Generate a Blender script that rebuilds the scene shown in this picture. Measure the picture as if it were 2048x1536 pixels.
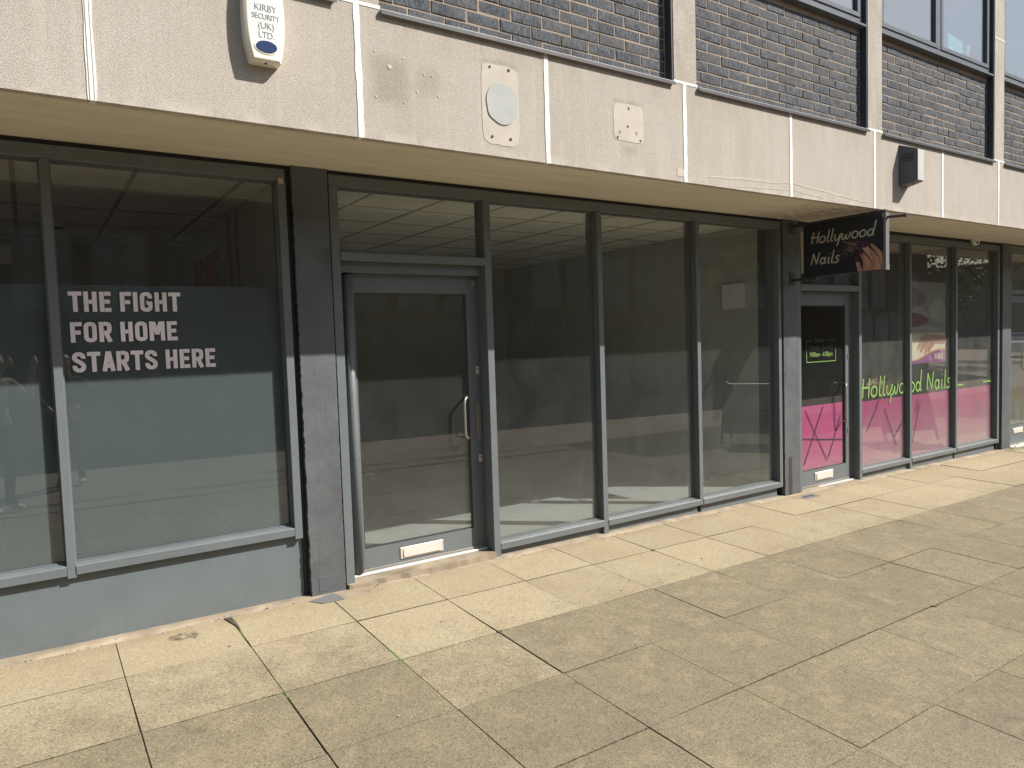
import bpy, bmesh, math, random
from mathutils import Vector, Matrix
random.seed(7)
scene = bpy.context.scene
for o in list(bpy.data.objects): bpy.data.objects.remove(o)
COL = scene.collection
R = math.radians

# ------------------------------------------------------------------ camera
YAW, PITCH, ROLL = R(33.812), R(3.354), R(-1.852)
fwd = Vector((math.sin(YAW)*math.cos(PITCH), math.cos(YAW)*math.cos(PITCH), -math.sin(PITCH)))
rgt = Vector((math.cos(YAW), -math.sin(YAW), 0)); up = rgt.cross(fwd)
r2 = rgt*math.cos(ROLL) + up*math.sin(ROLL); u2 = up*math.cos(ROLL) - rgt*math.sin(ROLL)
cam_d = bpy.data.cameras.new('camera'); cam = bpy.data.objects.new('camera', cam_d); COL.objects.link(cam)
M = Matrix((r2, u2, -fwd)).transposed().to_4x4(); M.translation = (0, -4.6, 1.62)
cam.matrix_world = M
cam_d.sensor_width = 36; cam_d.lens = 36*1442.35/2048; cam_d.clip_start = 0.01; cam_d.clip_end = 600
scene.camera = cam

# ------------------------------------------------------------------ sky, sun, exposure
SUN_EL, SUN_AZ = R(41.7), R(46.4)            # azimuth from the facade normal towards +x
sun_dir = Vector((math.sin(SUN_AZ)*math.cos(SUN_EL), -math.cos(SUN_AZ)*math.cos(SUN_EL), math.sin(SUN_EL)))
world = bpy.data.worlds.new('World'); scene.world = world; world.use_nodes = True
wn = world.node_tree.nodes; wl = world.node_tree.links; wn.clear()
wo = wn.new('ShaderNodeOutputWorld'); bg = wn.new('ShaderNodeBackground'); sky = wn.new('ShaderNodeTexSky')
sky.sky_type = 'NISHITA'; sky.sun_disc = False; sky.sun_elevation = SUN_EL
sky.sun_rotation = math.atan2(sun_dir.x, sun_dir.y); sky.air_density = 1.2; sky.dust_density = 1.5
tcw = wn.new('ShaderNodeTexCoord'); mpw = wn.new('ShaderNodeMapping'); mpw.inputs['Scale'].default_value = (1.2, 2.6, 5)
nzw = wn.new('ShaderNodeTexNoise'); nzw.inputs['Scale'].default_value = 2.2; nzw.inputs['Detail'].default_value = 9
rpw = wn.new('ShaderNodeValToRGB'); rpw.color_ramp.elements[0].position = .47; rpw.color_ramp.elements[1].position = .75
mxw = wn.new('ShaderNodeMix'); mxw.data_type = 'RGBA'; mxw.inputs['B'].default_value = (6.5, 6.8, 7.2, 1)
mlw = wn.new('ShaderNodeMath'); mlw.operation = 'MULTIPLY'; mlw.inputs[1].default_value = .35
wl.new(tcw.outputs['Generated'], mpw.inputs['Vector']); wl.new(mpw.outputs[0], nzw.inputs['Vector'])
wl.new(nzw.outputs['Fac'], rpw.inputs[0]); wl.new(rpw.outputs[0], mlw.inputs[0]); wl.new(mlw.outputs[0], mxw.inputs['Factor'])
wl.new(sky.outputs[0], mxw.inputs['A']); wl.new(mxw.outputs['Result'], bg.inputs['Color'])
bg.inputs['Strength'].default_value = 0.08; wl.new(bg.outputs[0], wo.inputs['Surface'])
sd = bpy.data.lights.new('sun', 'SUN'); sd.energy = 4.9; sd.angle = R(.5); sd.color = (1, .955, .88)
sun = bpy.data.objects.new('sun', sd); COL.objects.link(sun)
sun.rotation_euler = (-sun_dir).to_track_quat('-Z', 'Y').to_euler(); sun.location = (6, -10, 12)
vs = scene.view_settings
vs.view_transform = 'Standard'; vs.look = 'None'; vs.gamma = 1; vs.use_curve_mapping = False; vs.exposure = 0.63
cy = scene.cycles; cy.max_bounces = 9; cy.diffuse_bounces = 4; cy.glossy_bounces = 5; cy.transparent_max_bounces = 20
cy.caustics_reflective = False; cy.caustics_refractive = False; cy.sample_clamp_indirect = 6

# ------------------------------------------------------------------ material helpers
class NT:
    def __init__(s, name):
        s.m = bpy.data.materials.new(name); s.m.use_nodes = True; s.n = s.m.node_tree.nodes; s.l = s.m.node_tree.links
        s.n.clear(); s.out = s.n.new('ShaderNodeOutputMaterial')
    def N(s, t, **k):
        n = s.n.new('ShaderNode'+t)
        for a, b in k.items(): setattr(n, a, b)
        return n
    def set(s, sock, v):
        if isinstance(v, bpy.types.NodeSocket): s.l.new(v, sock)
        elif isinstance(v, (tuple, list)) and len(v) == 3 and sock.type == 'RGBA': sock.default_value = (*v, 1)
        else: sock.default_value = v
    def pos(s):
        return s.N('NewGeometry').outputs['Position']
    def mapv(s, v, sc=(1, 1, 1), loc=(0, 0, 0)):
        n = s.N('Mapping'); n.inputs['Scale'].default_value = sc; n.inputs['Location'].default_value = loc; s.l.new(v, n.inputs[0]); return n.outputs[0]
    def noise(s, v, scale, detail=3, rough=.55, dist=0):
        n = s.N('TexNoise'); n.inputs['Scale'].default_value = scale; n.inputs['Detail'].default_value = detail
        n.inputs['Roughness'].default_value = rough; n.inputs['Distortion'].default_value = dist
        if v is not None: s.l.new(v, n.inputs['Vector'])
        return n.outputs['Fac']
    def vor(s, v, scale, feature='F1', out='Distance'):
        n = s.N('TexVoronoi', feature=feature); n.inputs['Scale'].default_value = scale; s.l.new(v, n.inputs['Vector']); return n.outputs[out]
    def ramp(s, f, a, b, c0=(0, 0, 0), c1=(1, 1, 1)):
        n = s.N('ValToRGB'); e = n.color_ramp.elements; e[0].position = a; e[1].position = b; e[0].color = (*c0, 1); e[1].color = (*c1, 1)
        s.set(n.inputs[0], f); return n.outputs[0]
    def mix(s, f, a, b, mode='MIX'):
        n = s.N('Mix', data_type='RGBA', blend_type=mode); s.set(n.inputs['Factor'], f); s.set(n.inputs['A'], a); s.set(n.inputs['B'], b); return n.outputs['Result']
    def math(s, op, a, b=0., clamp=False):
        n = s.N('Math', operation=op, use_clamp=clamp); s.set(n.inputs[0], a); s.set(n.inputs[1], b); return n.outputs[0]
    def sep(s, v):
        n = s.N('SeparateXYZ'); s.l.new(v, n.inputs[0]); return n.outputs
    def attr(s, name):
        n = s.N('Attribute', attribute_type='OBJECT', attribute_name=name); return n.outputs['Fac']
    def rnd(s): return s.N('ObjectInfo').outputs['Random']
    def bump(s, h, strength=.3, dist=.01, nrm=None):
        n = s.N('Bump'); n.inputs['Strength'].default_value = strength; n.inputs['Distance'].default_value = dist; s.l.new(h, n.inputs['Height'])
        if nrm is not None: s.l.new(nrm, n.inputs['Normal'])
        return n.outputs[0]
    def bsdf(s, color, rough=.6, nrm=None, metal=0., spec=.5, **k):
        n = s.N('BsdfPrincipled'); s.set(n.inputs['Base Color'], color); s.set(n.inputs['Roughness'], rough); s.set(n.inputs['Metallic'], metal)
        n.inputs['Specular IOR Level'].default_value = spec
        for a, b in k.items(): s.set(n.inputs[a.replace('_', ' ')], b)
        if nrm is not None: s.l.new(nrm, n.inputs['Normal'])
        return n.outputs[0]
    def done(s, sh): s.l.new(sh, s.out.inputs['Surface']); return s.m
MT = {}
def simple(name, col, rough=.6, metal=0., spec=.5, var=.08, bscale=60, bstr=.06, **k):
    t = NT(name); p = t.pos(); n = t.noise(p, 5, 5); f = t.ramp(n, .3, .7)
    c = t.mix(f, tuple(c*(1-var) for c in col), tuple(min(1, c*(1+var)) for c in col))
    MT[name] = t.done(t.bsdf(c, rough, t.bump(t.noise(p, bscale, 3), bstr, .004), metal, spec, **k)); return MT[name]

def m_concrete():
    t = NT('aggregate_concrete'); p = t.pos()
    sp = t.noise(p, 260, 2, .7); sp2 = t.vor(p, 190)
    c = t.mix(t.ramp(sp, .40, .62), (.29, .26, .225), (.60, .555, .50))
    c = t.mix(t.math('MULTIPLY', t.ramp(sp2, .0, .28, (1, 1, 1), (0, 0, 0)), .45), c, (.20, .15, .115))
    big = t.ramp(t.noise(t.mapv(p, (1, 1, .7)), 1.9, 6, .62, .4), .3, .72)
    c = t.mix(t.math('MULTIPLY', big, .6), c, t.mix(1., c, (.78, .75, .70), 'MULTIPLY'))
    x, y, z = t.sep(p)                       # rain-washed light streaks and dirt running down from the top joint
    st = t.ramp(t.noise(t.mapv(p, (9, 9, .55)), 2.2, 5, .6), .5, .78)
    c = t.mix(t.math('MULTIPLY', st, .3), c, (.60, .56, .49))
    top = t.ramp(z, .0, 1.); 
    zt = t.math('MULTIPLY', t.math('SUBTRACT', z, 3.22), 4.2, True)
    dt = t.math('MULTIPLY', zt, t.ramp(t.noise(t.mapv(p, (3, 3, .8)), 2.6, 5), .42, .7))
    c = t.mix(t.math('MULTIPLY', dt, .55), c, t.mix(1., c, (.62, .58, .54), 'MULTIPLY'))
    c = t.mix(t.math('MULTIPLY', t.rnd(), .14), c, (.36, .31, .25))
    ab = lambda v, c_: t.math('ABSOLUTE', t.math('SUBTRACT', v, c_))
    wob = t.math('MULTIPLY', t.math('SUBTRACT', t.noise(p, 14, 4), .5), .05)
    for cx, cz, hw, hh, sf, k_ in ((1.73, 3.07, .135, .16, 14., .42), (1.97, 3.09, .10, .10, 16., .30), (2.452, 3.285, .15, .03, 22., .5), (3.494, 3.215, .16, .022, 24., .65), (3.494, 2.90, .09, .05, 18., .35), (2.46, 2.83, .08, .05, 20., .3), (.98, 3.40, .2, .05, 10., .25)):
        mk_ = t.math('MULTIPLY', t.math('MULTIPLY', t.math('ADD', t.math('SUBTRACT', hw, ab(x, cx)), wob), sf, True), t.math('MULTIPLY', t.math('ADD', t.math('SUBTRACT', hh, ab(z, cz)), wob), sf, True))
        c = t.mix(t.math('MULTIPLY', mk_, k_), c, t.mix(1., c, (.52, .48, .43), 'MULTIPLY'))
    lowl = t.math('MULTIPLY', t.math('SUBTRACT', 2.80, z), 14., True)
    c = t.mix(t.math('MULTIPLY', t.math('MULTIPLY', lowl, t.ramp(t.noise(p, 7, 5), .45, .6)), .35), c, (.66, .62, .55))
    hs = t.math('ADD', sp, t.math('MULTIPLY', sp2, .6))
    MT['concrete'] = t.done(t.bsdf(c, .92, t.bump(hs, .35, .004), spec=.25))
m_concrete()
def m_soffit():
    t = NT('painted_soffit'); p = t.pos()
    c = t.mix(t.ramp(t.noise(t.mapv(p, (.6, 4, 4)), 2.5, 6), .3, .7), (.67, .62, .51), (.79, .74, .63))
    c = t.mix(t.math('MULTIPLY', t.ramp(t.noise(p, 5, 6, .65), .56, .74), .35), c, (.56, .49, .35))
    pits = t.ramp(t.vor(p, 42), .05, .14, (1, 1, 1), (0, 0, 0)); mask = t.ramp(t.noise(p, 3.2, 2), .42, .6)
    x, y, z = t.sep(p)
    nearsign = t.math('MULTIPLY', t.math('SUBTRACT', 1., t.math('MULTIPLY', t.math('ABSOLUTE', t.math('SUBTRACT', x, 6.35)), 1.3), True), .9)
    stain = t.math('MULTIPLY', nearsign, t.ramp(t.noise(t.mapv(p, (3, 14, 3)), 3, 5), .4, .62))
    c = t.mix(stain, c, (.20, .155, .13))
    c = t.mix(t.math('MULTIPLY', t.math('MULTIPLY', pits, mask), .6), c, (.20, .17, .12))
    MT['soffit'] = t.done(t.bsdf(c, .85, t.bump(t.noise(p, 90, 3), .25, .004), spec=.2))
m_soffit()
def m_flag():
    t = NT('concrete_flagstone'); p = t.pos(); x, y, z = t.sep(p)
    ag = t.noise(p, 215, 4, .85); ag2 = t.vor(p, 240, out='Color'); agv = t.sep(ag2)[0]
    clean = t.mix(t.ramp(ag, .36, .66), (.23, .19, .122), (.55, .47, .315))  # clean stone near the wall; sun reflected off the glazing is in this tone too
    clean = t.mix(t.math('MULTIPLY', t.ramp(agv, .8, .95), .6), clean, (.66, .59, .42))
    clean = t.mix(t.math('MULTIPLY', t.ramp(t.noise(p, 2.3, 6), .35, .7), .35), clean, (.34, .25, .15))
    dirty = t.mix(t.ramp(ag, .36, .62), (.105, .089, .062), (.325, .273, .182))
    dirty = t.mix(t.math('MULTIPLY', t.ramp(agv, .74, .94), .55), dirty, (.46, .39, .26))
    dirty = t.mix(t.math('MULTIPLY', t.ramp(t.noise(p, 1.1, 4), .4, .7), .4), dirty, (.175, .148, .108))
    pit = t.ramp(t.sep(t.vor(p, 130, out='Color'))[1], .80, .9)
    blot = t.ramp(t.noise(p, 5.5, 8, .74, .4), .50, .66)
    dirty = t.mix(t.math('MULTIPLY', blot, .42), dirty, (.40, .33, .205))
    dirty = t.mix(t.math('MULTIPLY', t.ramp(t.noise(p, 8.5, 8, .75, .6), .54, .68), .38), dirty, (.098, .083, .060))
    clean = t.mix(t.math('MULTIPLY', pit, .35), clean, (.16, .125, .08)); dirty = t.mix(t.math('MULTIPLY', pit, .45), dirty, (.085, .072, .05))
    base = t.attr('grime')
    edge = t.noise(p, 4.3, 7, .68, .3)
    f = t.math('ADD', base, t.math('MULTIPLY', t.math('SUBTRACT', edge, .5), 1.15))
    f = t.math('ADD', f, t.math('MULTIPLY', t.math('SUBTRACT', t.noise(p, 62, 5, .8), .5), 1.7))
    gy = t.math('MULTIPLY', t.math('SUBTRACT', t.math('MULTIPLY', y, -1.), .85), .45)
    f = t.math('ADD', f, t.math('MINIMUM', t.math('MAXIMUM', gy, -.1), .14))
    f = t.ramp(f, .22, .80)
    c = t.mix(f, clean, dirty)
    c = t.mix(t.math('MULTIPLY', t.rnd(), .55), c, t.mix(1., c, (.80, .79, .78), 'MULTIPLY'))
    c = t.mix(t.math('MULTIPLY', t.ramp(t.noise(p, .9, 6, .7, .5), .56, .72), .35), c, t.mix(1., c, (.66, .63, .60), 'MULTIPLY'))
    # grey-brown splash stain along the foot of the wall
    wall = t.math('MULTIPLY', t.math('ADD', y, .2), 6., True)
    c = t.mix(t.math('MULTIPLY', t.math('MULTIPLY', wall, t.ramp(t.noise(p, 3.1, 6), .35, .65)), .75), c, (.26, .19, .13))
    gum = t.math('MULTIPLY', t.ramp(t.vor(p, 3.1), .012, .035, (1, 1, 1), (0, 0, 0)), .7)
    c = t.mix(gum, c, (.09, .08, .065))
    # moss near the joints
    h = t.math('ADD', t.math('MULTIPLY', ag, .8), t.math('MULTIPLY', t.noise(p, 60, 3), .4))
    MT['flag'] = t.done(t.bsdf(c, .9, t.bump(h, .5, .004), spec=.2))
m_flag()
def m_joint():
    t = NT('joint_sand'); p = t.pos()
    c = t.mix(t.ramp(t.noise(p, 90, 3), .35, .65), (.05, .042, .028), (.20, .165, .11))
    c = t.mix(t.math('MULTIPLY', t.ramp(t.noise(p, 3.2, 6, .7), .60, .70), .7), c, (.055, .075, .03))
    MT['joint'] = t.done(t.bsdf(c, .95, t.bump(t.noise(p, 200, 2), .6, .005), spec=.1))
m_joint()
def m_brick():
    t = NT('blue_black_brick'); p = t.pos(); rd = t.rnd()
    q = t.N('VectorMath', operation='ADD'); t.l.new(p, q.inputs[0]); cmb = t.N('CombineXYZ'); t.l.new(t.math('MULTIPLY', rd, 31.), cmb.inputs[0]); t.l.new(cmb.outputs[0], q.inputs[1])
    v = q.outputs[0]
    g = t.noise(t.mapv(v, (1, 1, .32)), 95, 4, .7)
    c = t.mix(t.ramp(g, .38, .68), (.026, .030, .038), (.125, .132, .145))
    c = t.mix(t.ramp(t.noise(v, 9, 4), .5, .72), c, t.mix(1., c, (.55, .56, .62), 'MULTIPLY'))
    c = t.mix(t.math('MULTIPLY', t.ramp(rd, .55, 1.), .35), c, (.105, .10, .09))
    MT['brick'] = t.done(t.bsdf(c, .8, t.bump(g, .7, .006), spec=.35))
m_brick()
simple('mortar', (.31, .245, .19), .95, bscale=120, bstr=.5, var=.2)
def m_paint(name, col, rough=.45, dirt=.35):
    t = NT(name); p = t.pos(); x, y, z = t.sep(p)
    c = t.mix(t.ramp(t.noise(p, 3.5, 6, .6), .3, .7), tuple(a*.92 for a in col), tuple(a*1.06 for a in col))
    st = t.ramp(t.noise(t.mapv(p, (22, 22, 1.2)), 1.6, 5), .54, .78)
    c = t.mix(t.math('MULTIPLY', st, dirt*.5), c, tuple(a*1.35+.01 for a in col))
    low = t.math('MULTIPLY', t.math('SUBTRACT', .26, z), 3.6, True)
    c = t.mix(t.math('MULTIPLY', t.ramp(t.noise(t.mapv(p, (.5, .5, 6)), 5, 6, .7), .60, .70), .22), c, tuple(a*.6 for a in col))
    c = t.mix(t.math('MULTIPLY', t.math('MULTIPLY', low, t.ramp(t.noise(p, 24, 5), .4, .7)), dirt), c, (.21, .175, .125))
    sc = t.ramp(t.vor(p, 14), .01, .022, (1, 1, 1), (0, 0, 0))
    c = t.mix(t.math('MULTIPLY', sc, .35), c, (.4, .4, .38))
    MT[name] = t.done(t.bsdf(c, t.ramp(t.noise(p, 9, 4), .2, .8, (rough-.08,)*3, (rough+.12,)*3), t.bump(t.noise(p, 70, 3), .04, .003), spec=.45))
m_paint('frame_paint', (.135, .155, .165)); m_paint('plinth_paint', (.125, .15, .16), .5); m_paint('window_paint', (.10, .11, .125), .35, .1)
m_paint('dark_cladding', (.045, .047, .055), .5, .1)
def m_pillar():
    t = NT('pillar_paint'); p = t.pos()
    c = t.mix(t.ramp(t.noise(p, 3.2, 7, .65), .35, .7), (.085, .094, .103), (.125, .134, .14))
    c = t.mix(t.math('MULTIPLY', t.ramp(t.noise(t.mapv(p, (1, 1, .5)), 5, 5), .6, .72), .4), c, (.06, .05, .045))
    cr = t.ramp(t.vor(t.mapv(p, (9, 9, 1.4)), 1.6, 'DISTANCE_TO_EDGE'), .0, .012, (1, 1, 1), (0, 0, 0))
    c = t.mix(t.math('MULTIPLY', cr, t.math('MULTIPLY', t.ramp(t.noise(p, 2.2, 3), .55, .62), .8)), c, (.03, .03, .03))
    h = t.math('ADD', t.noise(p, 48, 4, .6), t.math('MULTIPLY', t.noise(p, 9, 4), 1.4))
    MT['pillar'] = t.done(t.bsdf(c, t.ramp(t.noise(p, 6, 3), .2, .8, (.35,)*3, (.6,)*3), t.bump(h, .32, .006), spec=.45))
m_pillar()
def m_glass(name, r0=.05, dust=.035, tint=(.93, .95, .93), dustcol=(.5, .52, .47), wave=.0):
    t = NT(name); p = t.pos(); x, y, z = t.sep(p)
    f = t.N('LayerWeight'); f.inputs['Blend'].default_value = .5
    nb = t.bump(t.noise(p, 1.3, 2), .006, .02) if wave else None
    fc = f.outputs['Facing']
    fr = t.math('ADD', t.math('MULTIPLY', t.math('POWER', fc, 5.), 1.-r0), r0)
    tr = t.N('BsdfTransparent'); t.set(tr.inputs[0], tint)
    df = t.N('BsdfDiffuse'); t.set(df.inputs[0], dustcol)
    lowz = t.math('MULTIPLY', t.math('SUBTRACT', .75, z), .9, True)
    sm = t.ramp(t.noise(t.mapv(p, (1.5, 1.5, 1)), 2.4, 7, .62, .6), .3, .78, (.55,)*3, (1.35,)*3)
    sp = t.math('MULTIPLY', t.ramp(t.vor(p, 26), .02, .05, (1, 1, 1), (0, 0, 0)), .12)
    spm = t.math('MULTIPLY', sp, t.ramp(t.noise(p, 2, 2), .5, .6))
    du = t.math('MULTIPLY', t.math('ADD', 1., t.math('MULTIPLY', lowz, 2.6)), dust)
    du = t.math('ADD', t.math('MULTIPLY', du, sm), spm, True)
    m1 = t.N('MixShader'); t.set(m1.inputs[0], du); t.l.new(tr.outputs[0], m1.inputs[1]); t.l.new(df.outputs[0], m1.inputs[2])
    gl = t.N('BsdfGlossy'); gl.inputs['Roughness'].default_value = .0; t.set(gl.inputs[0], (.97, .98, .98))
    if nb is not None: t.l.new(nb, gl.inputs['Normal'])
    m2 = t.N('MixShader'); t.set(m2.inputs[0], fr); t.l.new(m1.outputs[0], m2.inputs[1]); t.l.new(gl.outputs[0], m2.inputs[2])
    MT[name] = t.done(m2.outputs[0])
m_glass('shop_glass', .06, .024, (.97, .985, .975), dustcol=(.46, .50, .47), wave=1); m_glass('nails_glass', .07, .075, (.96, .97, .96), wave=1); m_glass('salon_door_glass', .05, .018, (.96, .97, .96), wave=1); m_glass('film_glass', .055, .022, (.97, .98, .98), (.52, .53, .52), wave=1)
m_glass('office_glass', .24, .02, (.84, .88, .92), wave=1); m_glass('far_glass', .1, .05)
def m_film(name, col, fade=None):
    t = NT(name); p = t.pos(); x, y, z = t.sep(p)
    c = t.mix(t.ramp(t.noise(p, 1.6, 5), .3, .7), tuple(a*.93 for a in col), tuple(a*1.07 for a in col))
    if fade:
        lo = t.math('MULTIPLY', t.math('SUBTRACT', .42, z), 2.0, True)
        c = t.mix(t.math('MULTIPLY', lo, .5), c, fade)  # paler towards the bottom: dust and glass reflections put into the film colour
    tl = t.N('BsdfTranslucent'); t.set(tl.inputs[0], c); ms = t.N('MixShader'); ms.inputs[0].default_value = .28; t.l.new(t.bsdf(c, .7, spec=.1), ms.inputs[1]); t.l.new(tl.outputs[0], ms.inputs[2]); MT[name] = t.done(ms.outputs[0])
m_film('grey_film', (.098, .130, .137)); m_film('pink_film', (.56, .07, .26), (.60, .32, .40))
for nm, col, ro, kw in [('sealant', (.74, .72, .66), .7, {}), ('white_letter', (.80, .75, .80), .5, {}), ('green_letter', (.22, .37, .10), .5, {}),
    ('dark_ink', (.05, .02, .04), .6, {}), ('red_letter', (.50, .045, .04), .6, {}), ('sign_black', (.018, .024, .034), .35, {}), ('sign_letter', (.50, .47, .40), .5, {}),
    ('skin_print', (.42, .22, .15), .5, {}), ('skin_print_light', (.55, .31, .22), .5, {}), ('skin_print_dark', (.27, .12, .08), .5, {}), ('nail_purple', (.10, .03, .07), .3, {}), ('print_white', (.34, .32, .29), .6, {}),
    ('cream_print', (.72, .66, .50), .6, {}), ('purple_print', (.26, .06, .22), .5, {}), ('orange_print', (.65, .32, .10), .5, {}), ('pink_print', (.62, .12, .33), .5, {}), ('shaded_skin', (.15, .10, .075), .5, {}), ('shaded_cream', (.36, .35, .31), .6, {}), ('lips_print', (.14, .03, .04), .5, {}), ('grey_print', (.25, .24, .225), .6, {}),
    ('alarm_cream', (.78, .745, .62), .35, {}), ('alarm_blue', (.02, .035, .11), .15, {}), ('alarm_text', (.13, .20, .28), .5, {}),
    ('box_grey', (.085, .085, .092), .5, {}), ('box_light', (.50, .49, .46), .4, {}), ('patch_mortar', (.40, .41, .39), .9, {}), ('patch_pale', (.475, .43, .365), .9, {}),
    ('plug_dark', (.05, .035, .03), .8, {}), ('fillet', (.29, .235, .17), .95, {'var': .35, 'bscale': 45, 'bstr': .6}), ('threshold', (.72, .72, .70), .35, {}), ('drain_grey', (.16, .16, .16), .8, {}),
    ('interior_wall', (.46, .465, .42), .85, {}), ('interior_white', (.72, .70, .62), .8, {}), ('tile_white', (.82, .82, .78), .9, {}), ('grid_metal', (.30, .29, .26), .5, {}),
    ('carpet', (.20, .205, .205), .95, {}), ('dark_floor', (.10, .09, .085), .6, {}), ('black_rubber', (.02, .02, .022), .6, {}), ('white_plastic', (.78, .77, .74), .35, {}),
    ('green_leaflet', (.12, .62, .46), .6, {}), ('skin', (.42, .24, .17), .5, {}), ('hair', (.02, .015, .012), .5, {}), ('olive_shirt', (.34, .31, .25), .85, {}), ('dark_top', (.03, .03, .04), .85, {}),
    ('dark_trouser', (.02, .022, .028), .85, {}), ('pale_shoe', (.62, .60, .55), .6, {}), ('phone_black', (.02, .02, .022), .2, {}), ('opp_brick', (.10, .055, .042), .9, {}), ('opp_render', (.17, .16, .15), .9, {}),
    ('opp_window', (.10, .11, .12), .3, {}), ('blind', (.22, .22, .215), .6, {}), ('asphalt', (.06, .06, .062), .9, {}), ('bark', (.09, .065, .045), .9, {}), ('leaf', (.09, .13, .025), .7, {}), ('dark_leaf', (.045, .075, .02), .7, {}),
    ('car_silver', (.42, .43, .44), .25, {}), ('car_dark', (.02, .022, .03), .2, {}), ('board_blue', (.035, .055, .09), .5, {}), ('spray', (.30, .34, .38), .6, {}), ('straw', (.60, .46, .22), .7, {}), ('shaded_letter', (.035, .07, .02), .5, {}), ('weed', (.13, .26, .05), .7, {}), ('frame_inner', (.045, .042, .042), .5, {})]:
    simple(nm, col, ro, **kw)
simple('brushed_metal', (.74, .68, .61), .45, .45, bscale=200)
simple('sign_trim', (.20, .20, .20), .45, .3)
simple('dull_metal', (.33, .31, .28), .45, .7)
def m_ground():
    t = NT('paved_ground'); p = t.pos()
    b = t.N('TexBrick'); t.l.new(t.mapv(p, (1, 1, 1)), b.inputs['Vector']); b.inputs['Scale'].default_value = 1.63; b.inputs['Mortar Size'].default_value = .006
    b.inputs['Brick Width'].default_value = 1.; b.inputs['Row Height'].default_value = 1.; b.offset = 0
    b.inputs['Color1'].default_value = (.25, .205, .155, 1); b.inputs['Color2'].default_value = (.21, .175, .135, 1); b.inputs['Mortar'].default_value = (.05, .045, .035, 1)
    c = t.mix(t.ramp(t.noise(p, 150, 2), .4, .65), b.outputs['Color'], (.27, .22, .17))
    c = t.mix(t.math('MULTIPLY', t.ramp(t.noise(p, .35, 4), .45, .6), .5), c, (.25, .17, .14))
    MT['ground'] = t.done(t.bsdf(c, .92, t.bump(t.noise(p, 120, 2), .3, .004), spec=.2))
m_ground()

simple('joint_grit', (.11, .09, .065), .95, bscale=150, bstr=.8, var=.5)
# ------------------------------------------------------------------ geometry helpers
def gz(x, y):                                # the pavement falls to the right and away from the wall
    xx = min(max(x, -8), 16); yy = max(y, -4.8)
    return .018 - .0138*xx + .03*min(yy, 0)
class MB:
    def __init__(s): s.bm = bmesh.new()
    def box(s, x0, x1, y0, y1, z0, z1, bev=0):
        b = bmesh.new()
        r = bmesh.ops.create_cube(b, size=1)
        for v in b.verts: v.co = Vector(((x0+x1)/2+v.co.x*(x1-x0), (y0+y1)/2+v.co.y*(y1-y0), (z0+z1)/2+v.co.z*(z1-z0)))
        if bev: bmesh.ops.bevel(b, geom=b.edges[:], offset=bev, segments=1, affect='EDGES', profile=.5)
        s.add(b); return s
    def add(s, b, mat=None):
        if mat is not None: b.transform(mat)
        me = bpy.data.meshes.new('tmp'); b.to_mesh(me); s.bm.from_mesh(me); bpy.data.meshes.remove(me); b.free(); return s
    def prism(s, pts, axis, a0, a1):
        """closed outline pts (2D) extruded along axis 'x','y' or 'z' from a0 to a1"""
        def P(p, a):
            return {'x': (a, p[0], p[1]), 'y': (p[0], a, p[1]), 'z': (p[0], p[1], a)}[axis]
        b = bmesh.new(); A = [b.verts.new(P(p, a0)) for p in pts]; B = [b.verts.new(P(p, a1)) for p in pts]
        b.faces.new(A); b.faces.new(B[::-1]); n = len(pts)
        for i in range(n): b.faces.new((A[i], B[i], B[(i+1) % n], A[(i+1) % n]))
        bmesh.ops.recalc_face_normals(b, faces=b.faces[:]); s.add(b); return s
    def tube(s, pts, r, seg=8, r1=None):
        pts = [Vector(p) for p in pts]; b = bmesh.new(); rings = []; n = len(pts)
        ref = None
        for i, p in enumerate(pts):
            d = (pts[min(i+1, n-1)]-pts[max(i-1, 0)]).normalized()
            a = Vector((0, 0, 1)) if abs(d.z) < .9 else Vector((1, 0, 0))
            if ref is not None: a = ref
            u = d.cross(a).normalized(); w = u.cross(d).normalized(); ref = w
            rr = r if r1 is None else r+(r1-r)*i/(n-1)
            if isinstance(r, (list, tuple)): rr = r[i]
            rings.append([b.verts.new(p+(u*math.cos(t)+w*math.sin(t))*rr) for t in [2*math.pi*k/seg for k in range(seg)]])
        for A, B in zip(rings, rings[1:]):
            for k in range(seg): b.faces.new((A[k], A[(k+1) % seg], B[(k+1) % seg], B[k]))
        b.faces.new(rings[0][::-1]); b.faces.new(rings[-1])
        bmesh.ops.recalc_face_normals(b, faces=b.faces[:]); s.add(b); return s
    def ball(s, c, r, sc=(1, 1, 1), sub=2):
        b = bmesh.new(); bmesh.ops.create_icosphere(b, subdivisions=sub, radius=r)
        for v in b.verts: v.co = Vector((v.co.x*sc[0], v.co.y*sc[1], v.co.z*sc[2]))+Vector(c)
        s.add(b); return s
    def obj(s, name, mat, root=None, smooth=False, kind=None, label=None):
        me = bpy.data.meshes.new(name); s.bm.to_mesh(me); s.bm.free()
        return mk(name, me, mat, root, smooth, kind, label)
def mk(name, me, mat, root=None, smooth=False, kind=None, label=None):
    off = Vector((0, 0, 0)); q = root
    while q is not None: off += q.location; q = q.parent
    if root is not None: me.transform(Matrix.Translation(-off))
    else:
        co = [v.co for v in me.vertices]
        if co:
            lo = Vector((sum(c.x for c in co)/len(co), sum(c.y for c in co)/len(co), min(c.z for c in co)))
            me.transform(Matrix.Translation(-lo)); off = lo
    o = bpy.data.objects.new(name, me); COL.objects.link(o)
    if root is not None: o.parent = root
    else: o.location = off
    for m in (mat if isinstance(mat, list) else [mat]): me.materials.append(MT[m])
    if smooth:
        for f in me.polygons: f.use_smooth = True
    if kind: o['kind'] = kind
    if label: o['label'] = label
    return o
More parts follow.
